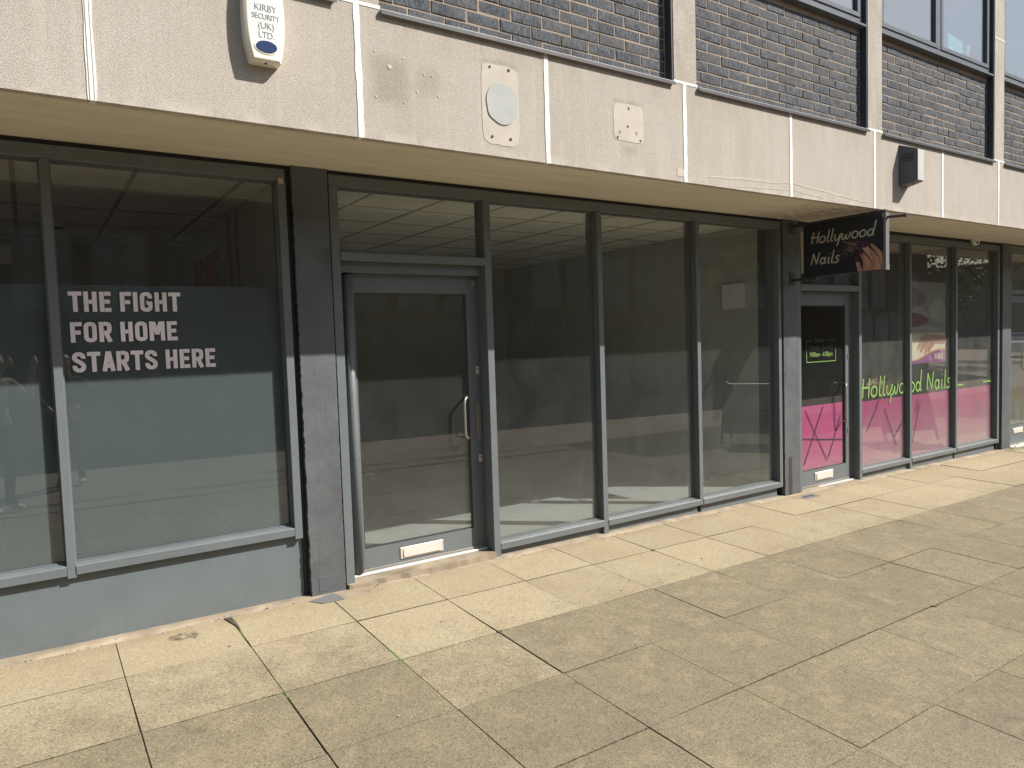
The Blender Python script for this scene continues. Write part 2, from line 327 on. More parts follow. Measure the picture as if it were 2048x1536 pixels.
def thing(name, label, cat, loc, group=None, kind=None):
    o = bpy.data.objects.new(name, None); COL.objects.link(o); o.location = loc; o.empty_display_size = .1
    o['label'] = label; o['category'] = cat
    if group: o['group'] = group
    if kind: o['kind'] = kind
    return o
def tag(o, label, cat, group=None):
    o['label'] = label; o['category'] = cat
    if group: o['group'] = group
    return o
def BX(name, root, mat, *a, bev=.0015, **k): return MB().box(*a, bev=bev).obj(name, mat, root, **k)
def share(name, src, root, loc, **props):
    o = bpy.data.objects.new(name, src); COL.objects.link(o); o.parent = root
    q = root; off = Vector((0, 0, 0))
    while q is not None: off += q.location; q = q.parent
    o.location = Vector(loc)-off
    for a, b in props.items(): o[a] = b
    return o
# ribbon lettering ---------------------------------------------------
def catmull(P, n=6):
    out = []
    Q = [P[0]]+list(P)+[P[-1]]
    for i in range(1, len(Q)-2):
        p0, p1, p2, p3 = [Vector(q) for q in Q[i-1:i+3]]
        for k in range(n):
            t = k/n
            out.append(.5*((2*p1)+(p2-p0)*t+(2*p0-5*p1+4*p2-p3)*t*t+(-p0+3*p1-3*p2+p3)*t**3))
    out.append(Vector(P[-1])); return out
def ribbon(bm, pts, w, f3, depth, taper=False):
    pts = [Vector(p) for p in pts]; n = len(pts); L = []; Rr = []
    closed = (pts[0]-pts[-1]).length < 1e-6
    for i, p in enumerate(pts):
        if closed: a = pts[i-1] if i > 0 else pts[-2]; b = pts[i+1] if i < n-1 else pts[1]
        else: a = pts[max(i-1, 0)]; b = pts[min(i+1, n-1)]
        d1 = (p-a).normalized() if (p-a).length > 1e-9 else (b-p).normalized()
        d2 = (b-p).normalized() if (b-p).length > 1e-9 else d1
        t = (d1+d2).normalized(); nr = Vector((-t.y, t.x)); k = 1/max(.5, nr.dot(Vector((-d1.y, d1.x))))
        ww = w*.5*k
        L.append(p+nr*ww); Rr.append(p-nr*ww)
    A = [[bm.verts.new(f3(q, dd)) for q in side] for side in (L, Rr) for dd in (0, depth)]
    L0, L1, R0, R1 = A
    for i in range(n-1):
        bm.faces.new((L1[i], L1[i+1], R1[i+1], R1[i])); bm.faces.new((L0[i+1], L0[i], R0[i], R0[i+1]))
        bm.faces.new((L0[i], L0[i+1], L1[i+1], L1[i])); bm.faces.new((R0[i+1], R0[i], R1[i], R1[i+1]))
BLK = {  # bold condensed capitals: (advance, strokes)
 'T': (.50, [[(0, .9), (.46, .9)], [(.23, 0), (.23, .81)]]),
 'H': (.54, [[(.1, 0), (.1, 1)], [(.39, 0), (.39, 1)], [(.19, .5), (.30, .5)]]),
 'E': (.48, [[(.1, 0), (.1, 1)], [(.19, .905), (.42, .905)], [(.19, .095), (.42, .095)], [(.19, .51), (.38, .51)]]),
 'F': (.47, [[(.1, 0), (.1, 1)], [(.19, .905), (.43, .905)], [(.19, .49), (.38, .49)]]),
 'I': (.25, [[(.1, 0), (.1, 1)]]),
 'G': (.54, [[(.39, .68), (.39, .76), (.35, .87), (.25, .905), (.15, .87), (.1, .76), (.1, .24), (.15, .13), (.25, .095), (.35, .13), (.39, .24), (.39, .52)], [(.25, .46), (.31, .46)]]),
 'O': (.54, [[(.1, .5), (.1, .76), (.15, .87), (.25, .905), (.35, .87), (.39, .76), (.39, .24), (.35, .13), (.25, .095), (.15, .13), (.1, .24), (.1, .5)]]),
 'R': (.54, [[(.1, 0), (.1, 1)], [(.19, .905), (.28, .905), (.37, .86), (.39, .78), (.39, .62), (.37, .52), (.28, .47), (.19, .47)], [(.27, .43), (.41, 0)]]),
 'M': (.68, [[(.1, 0), (.1, 1)], [(.53, 0), (.53, 1)], [(.17, .97), (.315, .33)], [(.46, .97), (.315, .33)]]),
 'S': (.53, [[(.39, .68), (.39, .77), (.34, .87), (.245, .905), (.15, .87), (.1, .78), (.11, .66), (.2, .56), (.31, .46), (.39, .34), (.39, .22), (.34, .13), (.245, .095), (.15, .13), (.1, .23), (.1, .34)]]),
 'A': (.50, [[(.08, 0), (.23, 1)], [(.39, 0), (.25, 1)], [(.17, .27), (.31, .27)]]),
 'N': (.56, [[(.1, 0), (.1, 1)], [(.41, 0), (.41, 1)], [(.14, .95), (.37, .05)]]),
 'L': (.44, [[(.1, 0), (.1, 1)], [(.19, .095), (.42, .095)]]), ' ': (.24, [])}
def ell(cx, cy, rx, ry, n=16, a0=60, lean=.0): return [(cx+rx*math.cos(R(a0+i*360/n))+lean*ry*math.sin(R(a0+i*360/n)), cy+ry*math.sin(R(a0+i*360/n))) for i in range(n+1)]
SCR = {
 'H': (.62, 's', [[(.12, 0), (.12, .95)], [(.50, 0), (.50, .95)], [(-.02, .50), (.54, .50)]]),
 'N': (.68, 's', [[(.08, 0), (.10, .92)], [(.10, .92), (.46, .06)], [(.46, .04), (.54, .98)]]),
 'o': (.50, 'c', [ell(.22, .27, .19, .25)]),
 'l': (.26, 'c', [[(.10, 1.02), (.09, .6), (.08, .15), (.12, .03), (.22, .05)]]),
 'y': (.50, 'c', [[(.06, .52), (.05, .25), (.10, .07), (.20, .04), (.30, .16), (.40, .50)], [(.42, .54), (.38, .1), (.34, -.2), (.28, -.42)]]),
 'w': (.66, 'c', [[(.05, .52), (.04, .22), (.10, .05), (.20, .05), (.31, .40)], [(.31, .42), (.30, .2), (.36, .04), (.46, .08), (.54, .3), (.55, .54)]]),
 'd': (.52, 'c', [ell(.20, .26, .16, .24, 14), [(.42, 1.15), (.40, .6), (.38, .12), (.48, .02)]]),
 'a': (.52, 'c', [ell(.20, .26, .16, .24, 14), [(.38, .53), (.37, .25), (.37, .08), (.46, .02)]]),
 'i': (.26, 'c', [[(.10, .52), (.09, .14), (.13, .03), (.20, .05)], [(.125, .74), (.135, .80)]]),
 's': (.40, 'c', [[(.32, .48), (.20, .54), (.09, .44), (.14, .32), (.26, .22), (.25, .07), (.12, .0), (.0, .05)]]), ' ': (.34, 's', [])}
def letters(name, text, font, f3, u0, v0, h, w_total, sw, mat, root, shear=0, depth=.0008):
    adv = sum(font[c][0] for c in text); sx = w_total/adv; bm = bmesh.new(); u = u0; k = 0
    for c in text:
        e = font[c]; strokes = e[-1]
        for st in strokes:
            P = [(p[0], p[1]) for p in st]
            if len(e) == 3 and e[1] == 'c': P = [tuple(q) for q in catmull(P, 5)] if len(P) < 12 else P
            if len(e) == 2 and len(P) > 6: P = [tuple(q) for q in catmull(P, 4)]
            P = [(u+(p[0]*sx)+shear*p[1]*h, v0+p[1]*h) for p in P]
            k += 1; kk = k % 7
            ribbon(bm, P, sw, lambda q, d, kk=kk: f3(q[0], q[1], d+kk*.00015 if d > 0 else 0), depth)
        u += e[0]*sx
    bmesh.ops.recalc_face_normals(bm, faces=bm.faces[:])
    me = bpy.data.meshes.new(name); bm.to_mesh(me); bm.free(); return mk(name, me, mat, root)
def ftext(name, s, size, f3, mat, root, width=None, align='CENTER'):
    c = bpy.data.curves.new('t', 'FONT'); c.body = s; c.size = size; c.align_x = align; c.extrude = .0004
    o = bpy.data.objects.new('t', c); COL.objects.link(o); dg = bpy.context.evaluated_depsgraph_get(); dg.update()
    me = bpy.data.meshes.new_from_object(o.evaluated_get(dg)); bpy.data.objects.remove(o)
    xs = [v.co.x for v in me.vertices]; k = width/(max(xs)-min(xs)) if width else 1
    for v in me.vertices: v.co = f3(v.co.x*k, v.co.y, v.co.z)
    return mk(name, me, mat, root)
def flat(name, polys, f3, mat, root, d0, d1):
    bm = bmesh.new()
    for P in polys:
        A = [bm.verts.new(f3(p[0], p[1], d0)) for p in P]; B = [bm.verts.new(f3(p[0], p[1], d1)) for p in P]; n = len(P)
        bm.faces.new(A); bm.faces.new(B[::-1])
        for i in range(n): bm.faces.new((A[i], B[i], B[(i+1) % n], A[(i+1) % n]))
    bmesh.ops.recalc_face_normals(bm, faces=bm.faces[:]); bmesh.ops.triangulate(bm, faces=[f for f in bm.faces if len(f.verts) > 4])
    me = bpy.data.meshes.new(name); bm.to_mesh(me); bm.free(); return mk(name, me, mat, root)
FY = lambda Y: (lambda u, v, d: Vector((u, Y-d, v)))            # a plane parallel to the facade, d towards the street
FX = lambda X: (lambda u, v, d: Vector((X-d, -u, v)))           # the sign: face looks to -x, u runs outwards from the wall

# ------------------------------------------------------------------ ground and pavement
def sheet(name, xs, ys, zf, mat, kind='structure', root=None):
    bm = bmesh.new(); V = [[bm.verts.new((x, y, zf(x, y))) for x in xs] for y in ys]
    for j in range(len(ys)-1):
        for i in range(len(xs)-1): bm.faces.new((V[j][i], V[j][i+1], V[j+1][i+1], V[j+1][i]))
    me = bpy.data.meshes.new(name); bm.to_mesh(me); bm.free(); o = mk(name, me, mat, root); o['kind'] = kind; return o
sheet('ground', [-300, -60, -20, -8, 0, 8, 16, 30, 60, 120, 300], [-300, -80, -30, -16, -10, -7, -5.42], lambda x, y: gz(x, y)-.004, 'ground')
pav = bpy.data.objects.new('pavement', None); COL.objects.link(pav); pav['kind'] = 'structure'; pav['label'] = 'worn square concrete flag pavement in front of the shops'
sheet('joint_bed', [-8, 0, 8, 16, 20], [-5.5, -4.8, -2, 0.02, .1], lambda x, y: gz(x, y)-.0065, 'joint', 'stuff', pav)
PX, PY = .6145, .607
flag_meshes = {}
def flag_mesh(w, h, key):
    if key in flag_meshes: return flag_meshes[key]
    bm = bmesh.new(); c = .0016; t = .03
    def ring(ins, z, jit=0):
        return [bm.verts.new((sx*(w/2-ins), sy*(h/2-ins), z)) for sx, sy in ((-1, -1), (1, -1), (1, 1), (-1, 1))]
    a = ring(c, 0); b = ring(0, -c); d = ring(0, -t)
    bm.faces.new(a)
    for P, Q in ((a, b), (b, d)):
        for i in range(4): bm.faces.new((P[i], Q[i], Q[(i+1) % 4], P[(i+1) % 4]))
    bmesh.ops.recalc_face_normals(bm, faces=bm.faces[:])
    me = bpy.data.meshes.new('flagstone'); bm.to_mesh(me); bm.free(); me.materials.append(MT['flag']); me.materials.append(MT['joint'])
    for f in me.polygons: f.material_index = 0 if f.normal.z > .99 else 1
    flag_meshes[key] = me; return me
rows = [-.058, -.545]+[-.545-PY*k for k in range(1, 9)]
nrm = Vector((.0138, -.03, 1)).normalized()
tiltq = Vector((0, 0, 1)).rotation_difference(nrm)
for j in range(len(rows)-1):
    y1, y0 = rows[j], rows[j+1]
    for i in range(-6, 26):
        x0 = .315+PX*i; x1 = x0+PX; gap = random.choice([.0020, .0028, .0040, .0055]); gapy = random.choice([.0026, .0036, .0046])
        cx, cyy = (x0+x1)/2, (y0+y1)/2
        if j > 3 and cx < -1.5: continue
        if -cyy > 3.1 and cx > 7.5: continue
        me = flag_mesh(PX-gap, (y1-y0)-gapy, (j == 0, gap, gapy))
        o = bpy.data.objects.new('flagstone', me); COL.objects.link(o); o.parent = pav
        if j <= 1: g = .04+.10*random.random()+(.24 if (j == 1 and cx < 1.6) else 0)+(.12 if j == 1 else 0)
        else: g = .80+.22*random.random()
        if (i, j) == (1, 2): g = .70
        if (i, j) == (2, 2): g = .50
        if j == 2 and cx > 4.5: g = .68
        elif j == 2 and g > .72: g -= .10
        o['grime'] = g
        o.rotation_mode = 'QUATERNION'
        q = Matrix.Rotation(R(random.uniform(-.22, .22)), 3, 'Z').to_quaternion()
        tt = Matrix.Rotation(R(random.uniform(-.24, .24)), 3, 'X').to_quaternion() @ Matrix.Rotation(R(random.uniform(-.24, .24)), 3, 'Y').to_quaternion()
        o.rotation_quaternion = tiltq @ tt @ q
        o.location = (cx+random.uniform(-.0012, .0012), cyy+random.uniform(-.0012, .0012), gz(cx, cyy)+random.uniform(-.0024, .0024))
for P in ([(.895, -.058), (.935, -.058), (.942, -.17), (.937, -.31), (.928, -.20)], [(4.60, -2.36), (4.64, -2.371), (4.72, -2.374), (4.61, -2.392)], [(2.19, -2.93), (2.25, -2.978), (2.16, -3.01), (2.155, -2.972)], [(2.155, -1.14), (2.20, -1.155), (2.15, -1.175)], [(3.99, -.54), (4.03, -.555), (3.985, -.57)]):
    bm = bmesh.new(); bm.faces.new([bm.verts.new((q[0], q[1], gz(*q)+.0042)) for q in P]); me = bpy.data.meshes.new('chipped_corner'); bm.to_mesh(me); bm.free(); mk('chipped_corner', me, 'joint_grit', pav)
# mortar fillet between paving and wall
def strip_mesh(name, x0, x1, yw, yo, h, mat, root, step=.05, seed=1):
    rd = random.Random(seed); bm = bmesh.new(); n = int((x1-x0)/step); prev = None; y_j = 0
    for i in range(n+1):
        x = x0+(x1-x0)*i/n; y_j = .8*y_j+.2*rd.uniform(-.02, .02)*2
        vs_ = [bm.verts.new((x, yw, gz(x, yw)+h)), bm.verts.new((x, yw-(yw-yo)*.5, gz(x, yo)+h*.85+rd.uniform(-.001, .001))), bm.verts.new((x, yo+y_j, gz(x, yo)+.001)), bm.verts.new((x, yo+y_j, gz(x, yo)-.02))]
        if prev:
            for k in range(3): bm.faces.new((prev[k], vs_[k], vs_[k+1], prev[k+1]))
        prev = vs_
    bmesh.ops.recalc_face_normals(bm, faces=bm.faces[:])
    me = bpy.data.meshes.new(name); bm.to_mesh(me); bm.free(); o = mk(name, me, mat, root, smooth=True)
    return o
strip_mesh('mortar_fillet', -4, 16, .08, -.055, .007, 'fillet', pav)

# ------------------------------------------------------------------ concrete fascia with soffit
YF = -.912; ZB, ZT = 2.733, 3.43
fas = thing('concrete_fascia', 'long band of pale exposed-aggregate concrete panels above the shopfronts', 'concrete fascia', (5, YF, ZB))
joints = [.306+1.247*k for k in range(-4, 14)]
panels = []
for a, b in zip(joints, joints[1:]):
    panels.append((a, b, BX('concrete_panel', fas, 'concrete', a+.013, b-.013, YF, YF+.036, ZB, ZT, bev=.003)))
for k, a in enumerate(joints):
    mb = MB().box(a-.0125, a+.0125, YF-.001, YF+.05, ZB+.002, ZT-.002)
    rd = random.Random(k)
    # a smear of sealant over the joint, slightly wider and uneven
    pts = [(a-.017+rd.uniform(-.003, .003), ZB+.002+i*(ZT-ZB-.004)/12) for i in range(13)]+[(a+.017+rd.uniform(-.003, .003), ZT-.002-i*(ZT-ZB-.004)/12) for i in range(13)]
    mb.prism(pts, 'y', YF-.0035, YF-.001)
    if abs(a-.306) < .01: mb.tube([(a-.008, YF-.004, ZB), (a-.006, YF-.004, ZT)], .0035, 6).tube([(a+.010, YF-.004, ZB), (a+.009, YF-.004, ZT)], .0028, 6)
    mb.obj('sealant_strip', 'sealant', fas)
# soffit: slopes down slightly towards the street, with a drip edge
MB().prism([(YF+.0365, ZB+.006), (YF+.052, ZB+.007), (YF+.053, ZB+.001), (.16, 2.783), (.16, 2.95), (YF+.0365, 2.95)], 'x', -4.6, 16.5).obj('soffit', 'soffit', fas)
def pan(x): return [p for p in panels if p[0] <= x < p[1]][0][2]
def rough_poly(cx, cz, rx, rz, n=26, seed=3, j=.06, sup=2.0):
    rd = random.Random(seed); out = []
    for i in range(n):
        t = 2*math.pi*i/n; c, s = math.cos(t), math.sin(t); k = (abs(c)**sup+abs(s)**sup)**(-1/sup)*(1+rd.uniform(-j, j))
        out.append((cx+c*rx*k, cz+s*rz*k))
    return out
F = FY(YF)
p3 = pan(2.4)
flat('pale_patch', [rough_poly(2.452, 3.04, .133, .235, 40, 5, .012, 8)], F, 'patch_pale', p3, .0008, .002)
flat('mortar_patch', [[tuple(q) for q in catmull((lambda P: P+P[:1])(rough_poly(2.462, 3.05, .110, .120, 15, 6, .045, 2.3)), 5)][:-1]], F, 'patch_mortar', p3, .002, .0075)
for hx, hz in [(2.382, 3.255), (2.517, 3.257), (2.384, 2.847), (2.517, 2.847)]: flat('wall_plug', [rough_poly(hx, hz, .009, .009, 8, int(hx*99), .2)], F, 'plug_dark', p3, .002, .005)
for hx, hz in [(1.649, 3.205), (1.819, 3.198), (1.647, 2.964), (1.815, 2.957), (1.942, 3.133), (1.992, 3.133), (1.895, 3.028), (2.03, 3.026)]:
    MB().ball((hx, YF, hz), .0075, (1, .5, 1), 1).obj('screw', 'patch_pale', p3)
flat('wall_plug', [rough_poly(1.734, 3.138, .013, .013, 12, 2, .1)], F, 'patch_pale', p3, .0008, .003)
p4 = pan(3.5)
flat('pale_patch', [rough_poly(3.494, 3.08, .137, .125, 40, 8, .012, 8)], F, 'patch_pale', p4, .0008, .002)
for hx, hz in [(3.496, 3.178), (3.485, 3.057), (3.391, 2.973), (3.60, 2.975)]: flat('wall_plug', [rough_poly(hx, hz, .0075, .009, 8, int(hx*99), .2)], F, 'plug_dark', p4, .002, .004)
for hx, hz in [(3.411, 3.01), (3.565, 3.02)]: flat('wall_plug', [rough_poly(hx, hz, .009, .014, 8, int(hx*99), .3)], F, 'fillet', p4, .002, .0035)
flat('tape_scrap', [[(3.955, 2.775), (4.03, 2.77), (4.032, 2.825), (3.958, 2.828)]], F, 'patch_pale', p4, .0012, .0022)
rd = random.Random(4)
for (x0, z0, x1, z1, w_) in [(4.30, 2.806, 5.27, 2.84, .012), (5.33, 2.845, 6.50, 2.775, .011), (4.62, 2.755, 5.27, 2.79, .006), (5.33, 2.79, 5.75, 2.765, .007)]:
    P = [(x0+(x1-x0)*i/16, z0+(z1-z0)*i/16+rd.uniform(-.005, .005)) for i in range(17)]
    bm = bmesh.new(); ribbon(bm, P, w_, lambda q, d: F(q[0], q[1], d+.0006), .0012); me = bpy.data.meshes.new('mortar_smear'); bm.to_mesh(me); bm.free(); mk('mortar_smear', me, 'patch_pale', pan((x0+x1)/2))

# ------------------------------------------------------------------ upper storey: pillars, brick panels, windows
PW = .236; pil_x = [1.452+2.494*k for k in range(-2, 6)]
YB = -.845
pil_lab = {0: 'upper concrete pillar at the left end of the first brick panel', 1: 'upper concrete pillar between the first and second brick panels', 2: 'upper concrete pillar above the projecting nails sign',
           3: 'upper concrete pillar to the right of the grey vent box'}
def upper_pillar(k, x):
    t = thing('concrete_pillar', pil_lab.get(k, 'upper concrete pillar beyond the %s of the picture, %s from it' % ('left end' if k < 0 else 'right end', 'first' if k in (-1, 4) else 'second')), 'pillar', (x+PW/2, YF, ZT))
    BX('shaft', t, 'concrete', x, x+PW, YF+.002, YF+.30, ZT+.022, 6.3, bev=.003)
    BX('base_joint', t, 'sealant', x-.006, x+PW+.004, YF-.003, YF+.2, ZT-.001, ZT+.0205, bev=.002)
    BX('side_cladding', t, 'dark_cladding', x-.012, x-.001, YF+.008, YB+.06, ZT+.022, 6.3, bev=0)
    if k in (2, 3): BX('shaft_joint', t, 'sealant', x-.002, x+PW+.002, YF-.001, YF+.1, 4.745, 4.757, bev=.001)
    return t
for k, x in enumerate(pil_x, -2): upper_pillar(k, x)
BL, BH, JT = .2275, .0700, .0080
brick_vars = []
for v in range(5):
    bm = bmesh.new(); rd = random.Random(v+20); c = .004
    def pt(x, y, z): return bm.verts.new((x+rd.uniform(-.0012, .0012), y+rd.uniform(-.001, .001), z+rd.uniform(-.0012, .0012)))
    a = [pt(sx*(.5*BL-c), 0, sz*(.5*BH-c)) for sx, sz in ((-1, -1), (1, -1), (1, 1), (-1, 1))]
    b = [pt(sx*.5*BL, c, sz*.5*BH) for sx, sz in ((-1, -1), (1, -1), (1, 1), (-1, 1))]
    d = [bm.verts.new((sx*.5*BL, .05, sz*.5*BH)) for sx, sz in ((-1, -1), (1, -1), (1, 1), (-1, 1))]
    m0 = pt(0, -.001, 0)
    for i in range(4): bm.faces.new((a[i], a[(i+1) % 4], m0))
    for P, Q in ((a, b), (b, d)):
        for i in range(4): bm.faces.new((P[i], Q[i], Q[(i+1) % 4], P[(i+1) % 4]))
    bmesh.ops.recalc_face_normals(bm, faces=bm.faces[:])
    me = bpy.data.meshes.new('brick'); bm.to_mesh(me); bm.free(); me.materials.append(MT['brick']); brick_vars.append(me)
wall_lab = {0: 'dark blue-black brick panel above the grey mortar patch, leftmost in view', 1: 'dark brick panel above the two plain concrete panels, under the window cut by the top edge', 2: 'dark brick panel above the grey vent box, under the window with a green leaflet', 3: 'dark brick panel at the far right end of the facade'}
Z0B, ZWB = ZT+.004, 4.315
def brick_wall(k, x0, x1, single):
    t = thing('brick_wall', wall_lab.get(k, 'dark brick panel out of the picture to the %s, %s one along' % ('left' if k < 0 else 'right', 'next' if k in (-1, 4) else 'second')), 'brick wall', ((x0+x1)/2, YB, Z0B))
    BX('mortar_bed', t, 'mortar', x0, x1, YB+.0035, YB+.09, Z0B, ZWB+.02, bev=0)
    BX('base_flashing', t, 'box_light', x0+.0, x1, YF-.022, YB+.02, ZT-.012, ZT-.0015, bev=.001)
    BX('flashing_shadow', t, 'dark_cladding', x0+.0, x1, YF-.0245, YF-.0225, ZT-.028, ZT-.006, bev=0)  # dark strip painting the shadow under the flashing
    stuff = MB(); nrow = int((ZWB-Z0B)/(BH+JT)); rd = random.Random(k+50)
    wl_ = x1-x0
    for r_ in range(nrow+1):
        z = Z0B+.004+(BH+JT)*r_+BH/2
        if z+BH/2 > ZWB+.012: break
        off = -((BL+JT)/2 if r_ % 2 else .03)
        x = x0+off
        while x < x1-.03:
            xa, xb = max(x, x0+.002), min(x+BL, x1-.014)
            if xb-xa > .03:
                me = brick_vars[rd.randrange(5)]
                loc = ((xa+xb)/2, YB+rd.uniform(-.0025, .002), z+rd.uniform(-.0018, .0018)); sx = (xb-xa)/BL
                if single:
                    o = share('brick', me, t, loc); o.scale = (sx*rd.choice((1, -1)), 1, 1); o.rotation_euler = (rd.uniform(-.006, .006), rd.uniform(-.008, .008), rd.uniform(-.006, .006))
                else:
                    b = bmesh.new(); b.from_mesh(me); stuff.add(b, Matrix.Translation(loc) @ Matrix.Diagonal((sx, 1, 1, 1)))
            x += BL+JT
    if not single:
        o = stuff.obj('bricks', 'brick', t); o['kind'] = 'stuff'
    else: stuff.bm.free()
for k in range(-2, 5):
    a = pil_x[k+2]+PW; b = pil_x[k+3]; brick_wall(k, a+.001, b-.012, 0 <= k <= 3)
win_lab = {0: 'grey office window mostly above the picture over the leftmost brick panel', 1: 'grey office window whose lower right corner shows beside the vent box bay', 2: 'grey two-sash office window with a green leaflet and a white tub on its sill', 3: 'grey office window cut off by the right edge of the picture'}
def office_window(k, x0, x1):
    t = thing('office_window', win_lab.get(k, 'grey office window out of the picture to the %s, %s one along' % ('left' if k < 0 else 'right', 'next' if k in (-1, 4) else 'second')), 'window', ((x0+x1)/2, YB, ZWB))
    z1 = 5.9
    BX('sill', t, 'window_paint', x0, x1, YF+.004, YB+.05, ZWB+.021, ZWB+.043, bev=.002)
    zb = ZWB+.044; yf = YB-.025
    f = MB().box(x0, x1, yf, yf+.06, zb, zb+.055).box(x0, x0+.045, yf+.001, yf+.06, zb+.055, z1).box(x1-.045, x1, yf+.001, yf+.06, zb+.055, z1).box(x0, x1, yf, yf+.06, z1, z1+.05)
    f.obj('frame', 'window_paint', t)
    xm = (x0+x1)/2
    BX('mullion', t, 'window_paint', xm-.03, xm+.03, yf-.004, yf+.06, zb+.0552, z1, bev=.002)
    for a, b in ((x0+.049, xm-.034), (xm+.034, x1-.049)):
        za, zc = zb+.059, z1-.004; w = .042; yy = yf-.010
        s = MB()
        s.box(a, b, yy, yy+.05, za, za+w, .003).box(a, b, yy, yy+.05, zc-w, zc, .003).box(a, a+w, yy+.001, yy+.05, za+w, zc-w, .0).box(b-w, b, yy+.001, yy+.05, za+w, zc-w, .0)
        so = s.obj('sash', 'window_paint', t)
        BX('pane', so, 'office_glass', a+w, b-w, yy+.026, yy+.031, za+w, zc-w, bev=0)
    return t
for k in range(-2, 5): office_window(k, pil_x[k+2]+PW+.001, pil_x[k+3]-.013)
# things on the sill inside the second-storey window
xs_ = 8.2
lf = thing('leaflet', 'green leaflet with white print standing against the upstairs window', 'leaflet', (8.33, -.77, 4.45))
MB().prism([(8.17, 4.45), (8.50, 4.45), (8.49, 4.66), (8.18, 4.70)], 'y', -.782, -.779).obj('card', 'green_leaflet', lf)
flat('print_block', [[(8.21, 4.50), (8.29, 4.50), (8.29, 4.57), (8.21, 4.57)], [(8.31, 4.61), (8.42, 4.605), (8.42, 4.625), (8.31, 4.63)], [(8.24, 4.635), (8.30, 4.634), (8.30, 4.65), (8.24, 4.651)], [(8.43, 4.60), (8.445, 4.60), (8.445, 4.64), (8.43, 4.64)], [(8.41, 4.615), (8.465, 4.615), (8.465, 4.627), (8.41, 4.627)][::-1]], FY(-.7825), 'white_plastic', lf, 0, .001)
tb = thing('plastic_tub', 'white plastic tub beside the green leaflet inside the upstairs window', 'tub', (8.68, -.72, 4.45))
MB().tube([(8.66, -.70, 4.45), (8.66, -.70, 4.63), (8.66, -.70, 4.631), (8.66, -.70, 4.66)], [.058, .072, .078, .078], 20).obj('tub', 'white_plastic', tb, smooth=False)
MB().tube([(8.66, -.70, 4.50), (8.66, -.70, 4.57)], [.0625, .0685], 20).obj('tub_label', 'orange_print', tb)
# body of the building above the shops
bld = thing('office_building', 'grey upper storey of the office block behind the concrete fascia', 'building', (5, 3, 2.96))
BX('floor_slab', bld, 'interior_white', -4.6, 16.5, YB+.10, 6.4, 2.96, 4.36, bev=0)
BX('roof_slab', bld, 'concrete', -4.6, 16.5, YF, 6.4, 6.3, 6.9, bev=0)
BX('window_head', bld, 'window_paint', -4.6, 16.5, YB-.03, YB+.2, 5.95, 6.3, bev=0)
BX('back_wall', bld, 'interior_wall', -4.6, 16.5, 3.2, 3.3, 4.361, 6.299, bev=0)
for i, x in enumerate((-4.6, 4.0, 9.0, 16.35)): BX('partition_wall', bld, 'interior_wall', x, x+.1, YB+.22, 3.19, 4.361, 6.298, bev=0)

# ------------------------------------------------------------------ shopfronts
YG = .058                                    # front face of the glass
HZ0, HZ1 = 2.675, 2.748
def mull(root, x0, x1, z0, z1=HZ0-.002, name='mullion'):
    m = MB().box(x0, x1, 0, .056, z0, z1, .002).box(x0-.006, x1+.006, .067, .14, z0+.03, z1, 0)
    return m.obj(name, 'frame_paint', root)
def pane(root, x0, x1, z0, z1, mat='shop_glass', name='pane'): return BX(name, root, mat, x0, x1, YG, YG+.008, z0, z1, bev=0)
def beads(root, x0, x1, z0, z1, mat='frame_paint'):
    # glazing bead just in front of the glass
    MB().box(x0, x1, .040, .0565, z0, z0+.010).box(x0, x1, .040, .0565, z1-.010, z1).box(x0, x0+.008, .042, .0565, z0+.010, z1-.010).box(x1-.008, x1, .042, .0565, z0+.010, z1-.010).obj('glazing_bead', mat, root)
def sill(root, x0, x1, z0, z1):
    m = MB().prism([(-.004, z0), (-.006, z1-.010), (.0, z1-.004), (.038, z1+.004), (.038, z1-.001), (.14, z1-.001), (.14, z0), (.045, z0)], 'x', x0, x1); m.obj('sill_bar', 'frame_paint', root)

# --- shop 1 (left): big panes, film-covered only where in view
s1 = thing('shopfront', 'grey shopfront with dark film and white slogan lettering on its big pane', 'shopfront', (.0, 0, 0))
L1, R1 = -3.30, 1.362
MB().box(L1, 1.412, .0, .13, HZ0, HZ1, .003).obj('head_bar', 'frame_paint', s1)
MB().box(R1, 1.412, -.006, .13, .395, HZ0-.002, .002).obj('jamb', 'frame_paint', s1)
MB().box(L1-.05, L1, -.006, .13, .395, HZ0-.002, .002).obj('jamb', 'frame_paint', s1)
mx = [-2.42, -1.14, .112]
for x in mx: mull(s1, x, x+.044, .40)
edges = [L1]+[e for x in mx for e in (x, x+.044)]+[R1]
for i in range(0, len(edges), 2):
    a, b = edges[i], edges[i+1]
    sill(s1, a+.0005, b-.0005, .418, .474)
    g = pane(s1, a, b, .474, HZ0, 'film_glass')
    beads(s1, a, b, .476, HZ0)
    if a > -1.2: BX('window_film', g, 'grey_film', a+.001, b-.001, YG+.0085, YG+.0095, .476, 2.012, bev=0)  # film left off the unseen left panes to let sun light the shop
MB().box(L1-.05, 1.418, .040, .12, gz(0, 0)-.08, .4175, .002).obj('plinth_panel', 'plinth_paint', s1)
MB().box(L1, R1+.05, .02, .05, HZ1+.003, 2.79).obj('head_gap', 'black_rubber', s1)
ft = FY(YG-.0002)
for txt, v0, w_, u0 in (('THE FIGHT', 1.862, .575, .205), ('FOR HOME', 1.693, .552, .203), ('STARTS HERE', 1.527, .757, .203)):
    letters('lettering', txt, BLK, ft, u0, v0, .112, w_, .0225, 'white_letter', s1, depth=.0008)
flat('sticker', [[(1.368, 2.655), (1.398, 2.655), (1.398, 2.69), (1.368, 2.69)]], FY(-.0065), 'patch_pale', s1, 0, .001)
